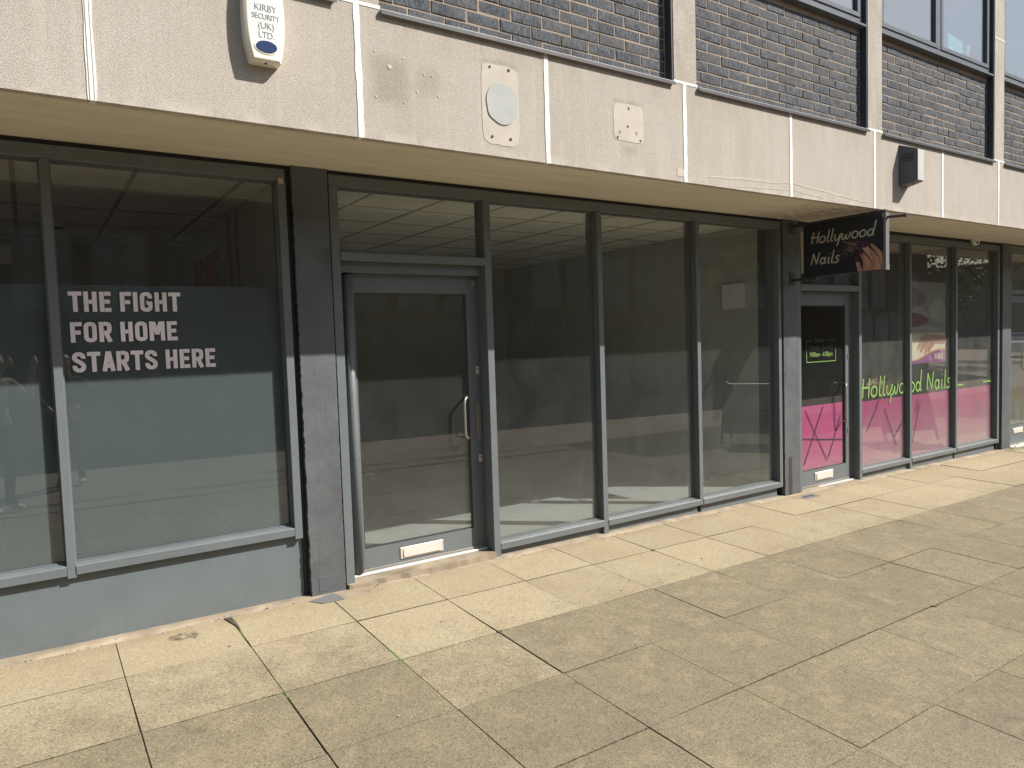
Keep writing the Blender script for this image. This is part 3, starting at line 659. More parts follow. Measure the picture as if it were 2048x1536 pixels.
# --- ground-floor pillars
def jag(seed, x, z0, z1, amp, n=34, outward=1):
    rd = random.Random(seed); return [(x+outward*rd.uniform(0, amp), z0+(z1-z0)*i/n) for i in range(n+1)]
def ground_pillar(x0, x1, lab, seed, top=2.776):
    t = thing('pillar', lab, 'pillar', ((x0+x1)/2, 0, gz(x0, 0)))
    zb = gz((x0+x1)/2, 0)-.012
    L = jag(seed, x0, zb, top, .007, 130, 1); Rr = jag(seed+1, x1, zb, top, .004, 130, -1)[::-1]
    bm = MB(); bm.prism(L+Rr, 'y', -.012, .30)
    return t, bm.obj('shaft', 'pillar', t)
pt1, _ = ground_pillar(1.447, 1.684, 'wide dark grey painted pillar between the slogan window and the empty shop door', 11)
BX('base_patch', pt1, 'pillar', 1.50, 1.56, -.0145, -.0122, .02, .12, bev=.001)
pt2, _ = ground_pillar(6.437, 6.700, 'dark grey painted pillar under the projecting nails sign', 21)
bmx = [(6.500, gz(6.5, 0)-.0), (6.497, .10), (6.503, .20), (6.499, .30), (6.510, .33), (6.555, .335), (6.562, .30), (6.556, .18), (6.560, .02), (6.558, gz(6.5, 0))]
flat('shadow_strip', [bmx], FY(-.0125), 'plug_dark', pt2, 0, .001)  # narrow cast shadow painted as a dark strip on the pillar foot
pt3, _ = ground_pillar(11.40, 11.66, 'dark grey painted pillar at the right end of the nails shop', 31)
ptL, _ = ground_pillar(-3.60, -3.36, 'dark grey painted pillar out of the picture at the left end', 41)
ptR, _ = ground_pillar(15.9, 16.2, 'dark grey painted pillar out of the picture at the right end', 51)
MB().box(1.418, 1.446, .03, .12, gz(0, 0)-.08, 2.78).box(1.685, 1.692, .03, .12, -.1, 2.78).obj('gap_filler', 'black_rubber', pt1)
MB().box(6.418, 6.436, .03, .12, -.2, 2.77).box(6.701, 6.707, .03, .12, -.2, 2.77).obj('gap_filler', 'black_rubber', pt2)
MB().box(11.33, 11.399, .03, .12, -.25, 2.77).obj('gap_filler', 'black_rubber', pt3)

# --- shop 2 (empty unit): door bay + three tall panes
s2 = thing('shopfront', 'grey shopfront of the empty unit with three tall bare panes and a door opening', 'shopfront', (4, 0, 0))
MB().box(1.692, 6.418, .0, .13, HZ0, HZ1, .003).obj('head_bar', 'frame_paint', s2)
MB().box(1.692, 6.418, .02, .05, HZ1+.003, 2.79).obj('head_gap', 'black_rubber', s2)
MB().box(1.692, 1.752, -.002, .13, gz(1.7, 0)-.01, HZ0-.002, .002).obj('jamb', 'frame_paint', s2)
MB().box(2.872, 2.930, -.002, .13, gz(2.9, 0)-.012, HZ0-.002, .002).obj('mullion', 'frame_paint', s2)
MB().box(1.753, 2.871, -.010, .13, 2.195, 2.248, .003).obj('transom', 'frame_paint', s2)
MB().box(1.753, 2.871, .060, .17, 2.122, 2.194, .002).obj('door_head', 'frame_paint', s2)
pane(s2, 1.753, 2.871, 2.249, HZ0); beads(s2, 1.753, 2.871, 2.249, HZ0)
for a, b in ((3.975, 4.028), (5.165, 5.214)): mull(s2, a, b, gz(a, 0)-.012 if a < 4.5 else .03)
MB().box(6.368, 6.416, -.004, .13, .03, HZ0-.002, .002).obj('jamb', 'frame_paint', s2)
for a, b in ((2.931, 3.9745), (4.0285, 5.1645), (5.2145, 6.3675)):
    sill(s2, a, b, .030, .088); pane(s2, a, b, .088, HZ0); beads(s2, a, b, .090, HZ0)
    MB().box(a, b, .036, .12, -.16, .0295, .001).obj('plinth_panel', 'plinth_paint', s2)
# threshold and step under the door
st = thing('door_step', 'worn concrete step with a pale metal threshold under the empty shop door', 'step', (2.3, 0, 0))
bm_ = MB(); rd = random.Random(9)
Lp = [(1.70, .13), (1.70, -.03)]+[(1.70+i*.0595+.02, -.035+rd.uniform(-.007, .007)) for i in range(19)]+[(2.868, -.03), (2.868, .13)]
bm_.prism(Lp, 'z', -.03, .027).obj('step', 'fillet', st)
BX('threshold', st, 'threshold', 1.754, 2.868, .088, .18, .0275, .042, bev=.003)

def shop_door(name, lab, x0, x1, z0, z1, gx0, gx1, gz0, gz1, yd, mat, letter, film=None, closer=True, handle_x=None, handle=(.95, 1.25), pivot=True):
    t = thing(name, lab, 'door', ((x0+x1)/2, yd, z0))
    m = MB().box(x0, gx0, yd, yd+.045, z0, z1, .002).box(gx1, x1, yd, yd+.045, z0, z1, .002).box(gx0, gx1, yd+.0005, yd+.045, z0, gz0, .0).box(gx0, gx1, yd+.0005, yd+.045, gz1, z1, .0)
    m.obj('door_frame', 'frame_paint', t)
    g = BX('pane', t, mat, gx0, gx1, yd+.020, yd+.026, gz0, gz1, bev=0)
    MB().box(gx0, gx1, yd+.006, yd+.0195, gz0, gz0+.009).box(gx0, gx1, yd+.006, yd+.0195, gz1-.009, gz1).box(gx0, gx0+.008, yd+.007, yd+.0195, gz0+.009, gz1-.009).box(gx1-.008, gx1, yd+.007, yd+.0195, gz0+.009, gz1-.009).obj('glazing_bead', 'frame_inner', t)
    if pivot: MB().tube([(x0+.030, yd-.012, z0+.01), (x0+.030, yd-.012, z1-.01)], .031, 24).obj('pivot_stile', 'frame_paint', t, smooth=True)
    lx0, lx1, lz0, lz1 = letter
    lp = MB().box(lx0, lx1, yd-.007, yd, lz0, lz1, .003).obj('letter_plate', 'brushed_metal', t)
    MB().prism([(yd-.017, lz0+.014), (yd-.0075, lz0+.012), (yd-.0075, lz1-.014), (yd-.010, lz1-.014)], 'x', lx0+.025, lx1-.025).obj('flap', 'brushed_metal', lp)
    BX('draught_bar', t, 'dull_metal', x0+.02, x1-.02, yd-.006, yd-.001, z0+.002, z0+.018, bev=.001)
    if handle_x:
        a, b = handle
        MB().tube([(handle_x+.045, yd+.01, b), (handle_x+.03, yd-.045, b), (handle_x+.008, yd-.055, b-.015), (handle_x, yd-.058, b-.05), (handle_x, yd-.058, a+.05), (handle_x+.008, yd-.055, a+.015), (handle_x+.03, yd-.045, a), (handle_x+.045, yd+.01, a)], .0095, 12).obj('handle', 'dull_metal', t, smooth=True)
    return t
d1 = shop_door('shop_door', 'grey glazed door of the empty shop with a letter plate and curved pull handle', 1.800, 2.871, .043, 2.120, 1.880, 2.768, .205, 1.990, .120, 'shop_glass', (2.145, 2.495, .082, .166), handle_x=2.69, handle=(.905, 1.215))
for z in (1.385, .71): 
    lk = BX('lock', d1, 'brushed_metal', 2.833, 2.860, .114, .120, z, z+.055, bev=.001)
    MB().tube([(2.847, .1145, z+.034), (2.847, .111, z+.034)], .006, 10).obj('keyhole', 'plug_dark', lk)
BX('push_plate', d1, 'dull_metal', 2.825, 2.862, .112, .1195, .88, 1.17, bev=.002)
BX('closer_block', d1, 'dull_metal', 2.815, 2.845, .111, .1195, 2.05, 2.10, bev=.002)

# --- shop 3 (nails): door + three panes
s3 = thing('shopfront', 'grey shopfront of the nail salon with pink film and green lettering on its panes', 'shopfront', (9, 0, -.1))
MB().box(6.708, 11.33, .0, .13, 2.665, 2.735, .003).obj('head_bar', 'frame_paint', s3)
MB().box(6.708, 11.33, .02, .05, 2.738, 2.79).obj('head_gap', 'black_rubber', s3)
MB().box(6.708, 6.748, -.002, .13, gz(6.7, 0)-.012, 2.664, .002).obj('jamb', 'frame_paint', s3)
MB().box(7.832, 7.885, -.002, .13, gz(7.8, 0)-.012, 2.664, .002).obj('mullion', 'frame_paint', s3)
MB().box(6.749, 7.831, -.004, .13, 2.06, 2.12, .003).obj('transom', 'frame_paint', s3)
pane(s3, 6.749, 7.831, 2.121, 2.664, 'nails_glass'); beads(s3, 6.749, 7.831, 2.121, 2.664)
MB().box(7.768, 7.831, .085, .14, -.1, 2.059, .001).obj('door_frame', 'frame_paint', s3)
MB().box(6.749, 7.831, .045, .13, -.12, -.074, .002).obj('threshold', 'threshold', s3)
mull(s3, 8.935, 8.985, gz(9, 0)-.012, 2.664); mull(s3, 10.085, 10.13, -.03, 2.664)
MB().box(11.275, 11.329, -.004, .13, -.03, 2.664, .002).obj('jamb', 'frame_paint', s3)
scrib = []
for a, b in ((7.8855, 8.9345), (8.9855, 10.0845), (10.1305, 11.2745)):
    sill(s3, a, b, -.022, .032); g = pane(s3, a, b, .032, 2.664, 'nails_glass'); beads(s3, a, b, .034, 2.664)
    BX('pink_film', g, 'pink_film', a+.001, b-.001, YG+.0085, YG+.0095, .034, .795, bev=0)
    MB().box(a, b, .036, .12, -.22, -.0225, .001).obj('plinth_panel', 'plinth_paint', s3)
def lines(root, segs, Y, mat, w=.012, name='scratch_line'):
    bm = bmesh.new()
    for k, (a, b) in enumerate(segs): ribbon(bm, [a, b], w, lambda q, d, k=k: Vector((q[0], Y-d-k*.0002, q[1])), .0006)
    bmesh.ops.recalc_face_normals(bm, faces=bm.faces[:])
    me = bpy.data.meshes.new(name); bm.to_mesh(me); bm.free(); return mk(name, me, mat, root)
lines(s3, [((8.355, .789), (8.093, .444)), ((8.47, .683), (8.734, .203)), ((8.679, .319), (8.93, .531)), ((9.252, .735), (9.18, .56)), ((9.30, .70), (9.10, .20))], YG-.0004, 'dark_ink', .011, 'film_line')
# green lettering over two panes, then two dashes
letters('lettering', 'Holly', SCR, FY(YG-.0004), 7.955, .835, .235, .70, .022, 'green_letter', s3, .10)
letters('lettering', 'wo', SCR, FY(YG-.0004), 8.60, .835, .235, .33, .020, 'green_letter', s3, .08)
letters('lettering', 'od Nails', SCR, FY(YG-.0004), 9.02, .835, .235, 1.06, .022, 'green_letter', s3, .08)
lines(s3, [((10.16, .852), (10.42, .852))], YG-.0004, 'green_letter', .022, 'green_dash'); lines(s3, [((10.98, .855), (11.22, .855))], YG-.0004, 'green_letter', .022, 'green_dash')
# poster inside the middle pane (flat print, generic)
po = thing('poster', 'beauty poster of a face and hand with a purple band inside the salon window', 'poster', (9.55, .08, 1.18))
YP = .088; FP = FY(YP)
flat('poster_sheet', [[(9.03, 1.18), (9.99, 1.18), (9.99, 2.205), (9.03, 2.205)]], FP, 'print_white', po, 0, .002)
flat('printed_grey', [[(9.03, 1.72), (9.99, 1.60), (9.99, 2.205), (9.03, 2.205)]], FP, 'grey_print', po, .002, .0025)  # upper print uses darker tones: fascia shade put into the colour
def arc_pts(f, a, b, n=10): return [f(a+(b-a)*i/n) for i in range(n+1)]
sm = lambda P: [tuple(q) for q in catmull(P, 5)]
flat('printed_skin', [sm([(9.03, 2.18), (9.3, 2.1), (9.50, 2.03), (9.46, 1.96), (9.28, 1.89), (9.16, 1.86), (9.03, 1.81)])], FP, 'shaded_skin', po, .0025, .003)
flat('printed_nose', [sm([(9.05, 1.80), (9.18, 1.88), (9.34, 1.895), (9.46, 1.85), (9.55, 1.75), (9.3, 1.80), (9.05, 1.80)])], FP, 'shaded_cream', po, .003, .0035)
flat('printed_lips', [sm([(9.03, 1.815), (9.17, 1.82), (9.34, 1.80), (9.57, 1.73), (9.43, 1.67), (9.22, 1.64), (9.03, 1.645)])], FP, 'lips_print', po, .0032, .0037)
flat('printed_flower', [sm([(9.57, 1.88), (9.68, 1.97), (9.85, 2.0), (9.985, 1.88), (9.97, 1.70), (9.78, 1.70), (9.63, 1.75), (9.57, 1.88)])], FP, 'shaded_cream', po, .003, .0035)
flat('printed_cream', [[(9.03, 1.20)]+sm([(9.03, 1.242), (9.2, 1.229), (9.35, 1.253), (9.51, 1.303), (9.69, 1.34), (9.83, 1.352), (9.99, 1.345)])+[(9.99, 1.56), (9.03, 1.56)]], FP, 'cream_print', po, .002, .0026)
for i, (x, z) in enumerate([(9.30, 1.37), (9.37, 1.335), (9.46, 1.31), (9.55, 1.33)]):
    flat('printed_finger', [sm([(x-.03, z), (x, z-.025), (x+.03, z), (x+.24, z+.15), (x+.20, z+.19), (x+.05, z+.12), (x-.03, z)])], FP, ['skin_print_light', 'skin_print'][i % 2], po, .0028+i*.0003, .0034+i*.0003)
flat('printed_palm', [sm([(9.36, 1.45), (9.45, 1.53), (9.72, 1.54), (9.99, 1.50), (9.99, 1.42), (9.78, 1.42), (9.6, 1.46)])], FP, 'skin_print_light', po, .0042, .0047)
flat('printed_wave', [[(9.03, 1.182), (9.99, 1.182)]+sm([(9.99, 1.345), (9.83, 1.352), (9.69, 1.34), (9.51, 1.303), (9.35, 1.253), (9.2, 1.229), (9.03, 1.242)])], FP, 'orange_print', po, .0047, .0051)
flat('printed_band', [[(9.03, 1.182), (9.99, 1.182)]+sm([(9.99, 1.330), (9.83, 1.336), (9.69, 1.322), (9.51, 1.285), (9.35, 1.238), (9.2, 1.216), (9.03, 1.228)])], FP, 'purple_print', po, .0051, .0055)
letters('lettering', 'NAILS', BLK, FY(YP-.0055), 9.70, 1.222, .075, .22, .010, 'cream_print', po)
d2 = shop_door('shop_door', 'grey door of the nail salon with pink lower film and green opening hours', 6.775, 7.765, -.072, 2.055, 6.86, 7.69, .112, 1.908, .080, 'salon_door_glass', (7.09, 7.43, -.015, .080), handle_x=7.60, handle=(.60, 1.03), pivot=False)
BX('pink_film', d2, 'pink_film', 6.861, 7.689, .1062, .1072, .114, .815, bev=0)
lines(d2, [((6.96, .775), (7.36, .18)), ((7.29, .795), (6.93, .18)), ((7.62, .66), (7.38, .21)), ((6.88, .47), (7.685, .385))], .0995, 'dark_ink', .011, 'film_line')
for z in (1.30, .46): BX('lock', d2, 'dull_metal', 7.725, 7.745, .074, .080, z, z+.06, bev=.001)
lines(d2, [((6.99, 1.292), (7.53, 1.292)), ((6.99, 1.292), (6.99, 1.40)), ((7.53, 1.292), (7.53, 1.42))], .0995, 'green_letter', .0075, 'hours_border')
lines(d2, [((6.99, 1.402), (6.99, 1.522)), ((7.53, 1.422), (7.53, 1.522)), ((6.99, 1.522), (7.08, 1.522)), ((7.36, 1.522), (7.53, 1.522))], .0995, 'shaded_letter', .006, 'hours_border')  # upper border and hours darkened: shade put into the letter colour
ftext('lettering', '9:00am - 6:00pm', .072, lambda x, y, z: Vector((7.26+x, .0995-z-.0006, 1.350+y)), 'green_letter', d2, .42)
ftext('lettering', 'Monday - Saturday', .066, lambda x, y, z: Vector((7.26+x, .0995-z-.0006, 1.430+y)), 'shaded_letter', d2, .45)
ftext('lettering', 'Open', .06, lambda x, y, z: Vector((7.22+x, .0995-z-.0006, 1.508+y)), 'shaded_letter', d2, .17)
# door mat / shop 4
s4 = thing('shopfront', 'grey shopfront at the far right end beyond the last pillar', 'shopfront', (13.8, 0, -.15))
MB().box(11.68, 15.9, .0, .13, 2.665, 2.735, .003).obj('head_bar', 'frame_paint', s4)
MB().box(11.664, 11.70, -.002, .13, -.17, 2.664, .002).obj('jamb', 'frame_paint', s4)
MB().box(12.66, 12.72, -.002, .13, -.19, 2.664, .002).obj('mullion', 'frame_paint', s4)
pane(s4, 11.701, 12.659, 2.13, 2.664, 'nails_glass'); MB().box(11.701, 12.659, .0, .13, 2.07, 2.129, .002).obj('transom', 'frame_paint', s4)
mull(s4, 14.2, 14.25, -.2, 2.664)
for a, b in ((12.721, 14.199), (14.251, 15.9)):
    sill(s4, a, b, -.03, .03); pane(s4, a, b, .03, 2.664, 'nails_glass'); MB().box(a, b, .036, .12, -.28, -.031, .001).obj('plinth_panel', 'plinth_paint', s4)
MB().box(11.701, 12.659, -.02, .13, -.17, -.128, .002).obj('threshold', 'threshold', s4)
d3 = shop_door('shop_door', 'grey glazed door with a letter plate at the right edge of the picture', 11.705, 12.655, -.125, 2.065, 11.745, 12.56, .16, 1.95, .05, 'nails_glass', (11.90, 12.24, .03, .115), handle_x=12.45, pivot=False)
mt = thing('door_mat', 'dark ribbed rubber mat on the paving at the far right door', 'mat', (12.2, -.3, gz(12.2, -.3)))
m_ = MB(); 
m_.box(11.78, 12.75, -.52, -.06, gz(12.2, -.3)+.002, gz(12.2, -.3)+.012, .002)
for i in range(14): m_.box(11.80, 12.73, -.50+i*.032, -.485+i*.032, gz(12.2, -.3)+.012, gz(12.2, -.3)+.017)
m_.obj('mat', 'drain_grey', mt)

# ------------------------------------------------------------------ interiors
def room(lab, x0, x1, d, zf, zc, wall, floor, open_y=.15):
    w = MB().box(x0-.1, x0, open_y, d, zf, 2.94).box(x1, x1+.1, open_y, d, zf, 2.94).box(x0-.1, x1+.1, d, d+.1, zf, 2.94)
    o = w.obj('interior_wall', wall); o['kind'] = 'structure'; o['label'] = 'plain painted walls inside the %s' % lab
    f = MB().box(x0, x1, .14, d, zf-.3, zf).obj('floor', floor); f['kind'] = 'structure'; f['label'] = 'floor inside the %s' % lab
    return o
def ceiling(x0, x1, y0, y1, z, ox, oy, sx, sy, lab, wide=.024):
    t = bpy.data.objects.new('ceiling', None); COL.objects.link(t); t['kind'] = 'structure'; t['label'] = 'suspended tile ceiling inside the %s' % lab; t.location = ((x0+x1)/2, (y0+y1)/2, z)
    bm = bmesh.new(); bmesh.ops.create_cube(bm, size=1)
    for v in bm.verts: v.co = Vector((v.co.x*(sx-wide), v.co.y*(sy-wide), v.co.z*.012+.006))
    me = bpy.data.meshes.new('ceiling_tile'); bm.to_mesh(me); bm.free(); me.materials.append(MT['tile_white'])
    g = MB(); g.box(x0, x1, y0, y1, z+.02, z+.03)
    nx = [ox+sx*i for i in range(-20, 21) if x0 < ox+sx*i < x1]; ny = [oy+sy*i for i in range(-20, 21) if y0 < oy+sy*i < y1]
    for x in nx: g.box(x-wide/2, x+wide/2, y0, y1, z-.003, z+.014)
    for y in ny: g.box(x0, x1, y-wide/2+.002, y+wide/2-.002, z-.002, z+.0135)
    g.obj('ceiling_grid', 'grid_metal', t)
    X = [x0]+nx+[x1]; Y = [y0]+ny+[y1]
    for a, b in zip(X, X[1:]):
        for c, d in zip(Y, Y[1:]):
            if b-a < .08 or d-c < .08: continue
            o = share('ceiling_tile', me, t, ((a+b)/2, (c+d)/2, z+random.uniform(0, .003)))
            o.scale = ((b-a-wide)/(sx-wide), (d-c-wide)/(sy-wide), 1)
    return t
w1 = room('slogan shop', -3.30, 1.51, 4.2, .06, 2.78, 'interior_wall', 'carpet')
c1 = ceiling(-3.30, 1.51, .15, 4.2, 2.79, .65, 1.26, .66, .84, 'slogan shop', .030)
letters('lettering', 'HOME', BLK, lambda u, v, d: Vector((1.51-.001-d, -u, v)), -3.58, 1.98, .58, 1.22, .10, 'red_letter', w1)
MB().tube([(1.488, 1.94, .06), (1.488, 1.94, 2.79)], .022, 10).tube([(1.488, 1.68, .06), (1.488, 1.68, 2.79)], .022, 10).obj('wall_pipe', 'interior_wall', w1, smooth=True)
BX('exit_sign', w1, 'white_plastic', -.32, -.06, 2.9, 2.94, 2.42, 2.58, bev=.002)
sk = thing('ceiling_speaker', 'small round vent set in the ceiling of the slogan shop', 'ceiling vent', (.28, 3.0, 2.78))
MB().tube([(.28, 2.9, 2.745), (.28, 2.9, 2.782)], [.09, .10], 20).obj('rim', 'tile_white', sk); MB().tube([(.28, 2.9, 2.741), (.28, 2.9, 2.7445)], .07, 20).obj('grille', 'plug_dark', sk)
w2 = room('empty shop', 1.80, 6.45, 5.15, .035, 2.77, 'interior_wall', 'carpet')
c2 = ceiling(1.80, 6.45, .15, 5.15, 2.765, 2.83, 1.03, .605, .66, 'empty shop', .022)
BX('doorway', w2, 'frame_inner', 2.35, 3.2, 5.12, 5.148, .036, 2.05, bev=0)
BX('wall_notice', w2, 'white_plastic', 6.43, 6.448, .46, .76, 1.90, 2.17, bev=.001)
w3 = room('nail salon', 6.85, 11.2, 4.5, -.05, 2.75, 'dark_floor', 'dark_floor')
BX('salon_ceiling', w3, 'interior_white', 6.85, 11.2, .15, 4.5, 2.78, 2.82, bev=0)
w4 = room('far right shop', 11.75, 15.9, 4.5, -.1, 2.75, 'interior_wall', 'dark_floor')
for (x, y, lab) in ((3.44, 3.76, 'crumpled white paper scrap on the empty shop floor, deepest behind the door'), (4.06, 1.12, 'flat white paper scrap on the empty shop floor behind the first tall pane'), (6.2, .75, 'thin white paper sliver on the empty shop floor near the sign pillar')):
    rd = random.Random(int(x*10)); bm = bmesh.new(); w_ = .09 if y > 2 else .045
    P = [(x+math.cos(k*.7)*w_*rd.uniform(.6, 1.2), y+math.sin(k*.7)*w_*.8*rd.uniform(.5, 1)) for k in range(9)]
    c0 = bm.verts.new((x, y, .062)); V = [bm.verts.new((p[0], p[1], .037+rd.uniform(0, .03))) for p in P]; Wv = [bm.verts.new((p[0], p[1], .0355)) for p in P]
    for k in range(9): bm.faces.new((V[k], V[(k+1) % 9], c0)); bm.faces.new((V[(k+1) % 9], V[k], Wv[k], Wv[(k+1) % 9]))
    me = bpy.data.meshes.new('paper_scrap'); bm.to_mesh(me); bm.free(); tag(mk('paper_scrap', me, 'white_plastic'), lab, 'paper scrap')
# straw flower head behind the green lettering
fl = thing('dried_flower', 'tangle of straw-coloured dried stems behind the green lettering', 'dried flowers', (8.65, .25, .0))
m_ = MB(); rd = random.Random(12)
for i in range(34):
    a = rd.uniform(0, 6.28); r_ = rd.uniform(.12, .25); hz = rd.uniform(.0, .08)
    m_.tube([(8.70, .26, .86), (8.70+.45*r_*math.cos(a), .26+.3*r_*math.sin(a), .96+hz), (8.70+r_*math.cos(a), .26+.5*r_*math.sin(a), .93+hz*.6), (8.70+r_*1.05*math.cos(a), .26+.5*r_*math.sin(a), .86-rd.uniform(0, .1))], .0042, 5)
m_.obj('stems', 'straw', fl); MB().tube([(8.70, .30, -.05), (8.70, .30, .72), (8.70, .30, .86)], [.085, .06, .075], 16).obj('vase', 'dark_floor', fl)

# ------------------------------------------------------------------ projecting sign
sg = thing('projecting_sign', 'black double-sided nail salon sign with a manicured hand projecting from the pillar', 'sign', (6.58, 0, 2.16))
XS = 6.56
BX('sign_panel', sg, 'sign_black', XS, XS+.05, -.985, -.165, 2.172, 2.680, bev=.002)
MB().box(XS-.004, XS+.054, -1.008, -.986, 2.168, 2.684, .001).box(XS-.006, XS+.056, -1.010, -.975, 2.168, 2.212).box(XS-.006, XS+.056, -1.010, -.975, 2.640, 2.684).obj('end_trim', 'sign_trim', sg)
BX('light_strip', sg, 'patch_pale', XS-.004, XS+.03, -.164, -.138, 2.215, 2.635, bev=.002)
BX('bracket_arm', sg, 'dark_cladding', XS+.002, XS+.042, -1.0, -.013, 2.686, 2.716, bev=.002); BX('bracket_arm', sg, 'dark_cladding', XS+.002, XS+.042, -.30, -.013, 2.140, 2.170, bev=.002)
BX('wall_plate', sg, 'dark_cladding', XS-.02, XS+.07, -.018, -.0125, 2.63, 2.74); BX('wall_plate', sg, 'dark_cladding', XS-.02, XS+.07, -.018, -.0125, 2.10, 2.24)
MB().tube([(XS+.022, -1.0, 2.645), (XS+.022, -1.165, 2.635)], .013, 10).tube([(XS+.022, -1.165, 2.635), (XS+.022, -1.185, 2.634)], .018, 10).obj('bracket_tube', 'dark_cladding', sg)
FS = FX(XS)
letters('lettering', 'Hollywood', SCR, FS, .238, 2.494, .120, .665, .0135, 'sign_letter', sg, .22)
letters('lettering', 'Nails', SCR, FS, .238, 2.286, .120, .315, .0135, 'sign_letter', sg, .22)
H_ = dict(f1=[(.836, .442+2), (.885, 2.415), (.945, 2.36), (.975, 2.325), (.983, 2.25), (.983, 2.176), (.958, 2.176), (.945, 2.29), (.90, 2.35)],
  f2=[(.776, 2.396), (.826, 2.409), (.885, 2.35), (.940, 2.285), (.957, 2.176), (.903, 2.176), (.894, 2.231), (.85, 2.30), (.815, 2.344)],
  f3=[(.750, 2.345), (.796, 2.351), (.845, 2.29), (.889, 2.236), (.902, 2.176), (.787, 2.176), (.790, 2.25), (.775, 2.30)],
  f4=[(.715, 2.283), (.755, 2.262), (.772, 2.21), (.784, 2.176), (.740, 2.176), (.728, 2.22)])
for k, (nm, P) in enumerate(H_.items()):
    flat('printed_finger', [P], FS, ['skin_print', 'skin_print_light', 'skin_print', 'skin_print_light'][k], sg, 0, .0006+.0003*k)
    P2 = [(p[0]*.5+q[0]*.5, p[1]*.5+q[1]*.5) for p, q in zip(P, P[1:]+P[:1])]
    c = (sum(p[0] for p in P)/len(P), sum(p[1] for p in P)/len(P))
    flat('printed_shade', [[(c[0]+(p[0]-c[0])*.45+.010, c[1]+(p[1]-c[1])*.72-.004) for p in P2]], FS, ['skin_print_light', 'skin_print', 'skin_print_light', 'skin_print'][k], sg, .0006+.0003*k, .0009+.0003*k)
for k, P in enumerate([[(.78, 2.47), (.816, 2.458), (.868, 2.425), (.845, 2.408), (.806, 2.43)], [(.761, 2.451), (.79, 2.445), (.828, 2.414), (.821, 2.391), (.776, 2.398)], [(.735, 2.385), (.755, 2.385), (.796, 2.346), (.775, 2.331), (.747, 2.348)], [(.712, 2.325), (.728, 2.33), (.757, 2.269), (.735, 2.262), (.715, 2.285)]]):
    flat('printed_nail', [sm(P+[P[0]])], FS, 'nail_purple', sg, .0018, .0024)
lines_bm = bmesh.new(); ribbon(lines_bm, [(.592, 2.477), (.72, 2.428)], .004, lambda q, d: FS(q[0], q[1], d), .001)
me = bpy.data.meshes.new('printed_brush'); lines_bm.to_mesh(me); lines_bm.free(); mk('printed_brush', me, 'sign_letter', sg)
rd = random.Random(77); G1, G2 = [], []
for i in range(330):
    u = .64+rd.gauss(0, .055)+.03; v = 2.40+rd.gauss(0, .038)+(u-.66)*.25
    if u < .50 or u > .80: continue
    s_ = rd.uniform(.0009, .0022); (G1 if i % 3 else G2).append([(u-s_, v-s_), (u+s_, v-s_), (u+s_, v+s_), (u-s_, v+s_)])
flat('printed_glitter', G1, FS, 'skin_print', sg, 0, .0005)['kind'] = 'stuff'; flat('printed_glitter', G2, FS, 'sign_letter', sg, 0, .0005)['kind'] = 'stuff'

# ------------------------------------------------------------------ alarm box, vent box, camera on the soffit
al = thing('alarm_box', 'cream security alarm box with blue lens fixed to the concrete fascia', 'alarm box', (1.055, YF, 3.0))
ax, az = 1.052, 3.225
def alarm_outline(k=1.):
    zt, zb = 3.445, 3.015; P = []
    for i in range(25):
        z = zb+(zt-zb)*i/24; w = .098*k*(1-abs((z-3.235)/.235)**2.3*.33); P.append((ax+w, z))
    for i in range(25):
        z = zt-(zt-zb)*i/24; w = .098*k*(1-abs((z-3.235)/.235)**2.3*.33); P.append((ax-w, z))
    return P
def loft(name, rings, mat, root):
    bm = bmesh.new(); V = [[bm.verts.new(p) for p in r_] for r_ in rings]; n = len(rings[0])
    for A, B in zip(V, V[1:]):
        for i in range(n): bm.faces.new((A[i], A[(i+1) % n], B[(i+1) % n], B[i]))
    bm.faces.new(V[0]); bm.faces.new(V[-1]); bmesh.ops.recalc_face_normals(bm, faces=bm.faces[:])
    me = bpy.data.meshes.new(name); bm.to_mesh(me); bm.free(); return mk(name, me, mat, root)
O = alarm_outline(); cz = 3.23
def ringo(k, y): return [Vector((ax+(p[0]-ax)*k, y, cz+(p[1]-cz)*(1-(1-k)*.35))) for p in O]
loft('housing', [ringo(1.0, YF), ringo(1.0, YF-.055), ringo(.97, YF-.066), ringo(.86, YF-.074), ringo(.8, YF-.075)], 'alarm_cream', al)
FA = FY(YF-.0752)
flat('lens_rim', [ell(ax, 3.083, .058, .035, 28)[:-1]], FA, 'alarm_cream', al, 0, .003)
flat('lens', [ell(ax, 3.083, .050, .028, 28)[:-1]], FA, 'alarm_blue', al, .003, .006)
for s_, z, w_, h_ in (('KIRBY', 3.252, .105, .045), ('SECURITY', 3.213, .132, .036), ('(UK)', 3.168, .074, .044), ('LTD.', 3.124, .074, .044)):
    ftext('lettering', s_, h_, lambda x, y, z_, z=z: Vector((ax+.002+x, YF-.0755-z_, z+y)), 'alarm_text', al, w_)
    ftext('lettering', s_, h_, lambda x, y, z_, z=z: Vector((ax+.0035+x, YF-.0761-z_, z+y)), 'alarm_text', al, w_)
MB().tube([(ax, YF-.05, 3.014), (ax, YF-.05, 3.011)], .007, 8).obj('drain_hole', 'plug_dark', al)
vb = thing('vent_box', 'dark grey louvred wall box with a pale front on the right concrete panel', 'vent box', (7.05, YF, 3.04))
x0, x1 = 6.955, 7.118; yfb = YF-.150
b = bmesh.new()
bk = [(x0, YF, 2.975), (x1+.01, YF, 2.975), (x1+.01, YF, 3.36), (x0, YF, 3.36)]; frt = [(x0+.048, yfb, 3.005), (x1, yfb, 3.005), (x1, yfb, 3.30), (x0+.048, yfb, 3.30)]
A = [b.verts.new(p) for p in bk]; B = [b.verts.new(p) for p in frt]
b.faces.new(A); b.faces.new(B)
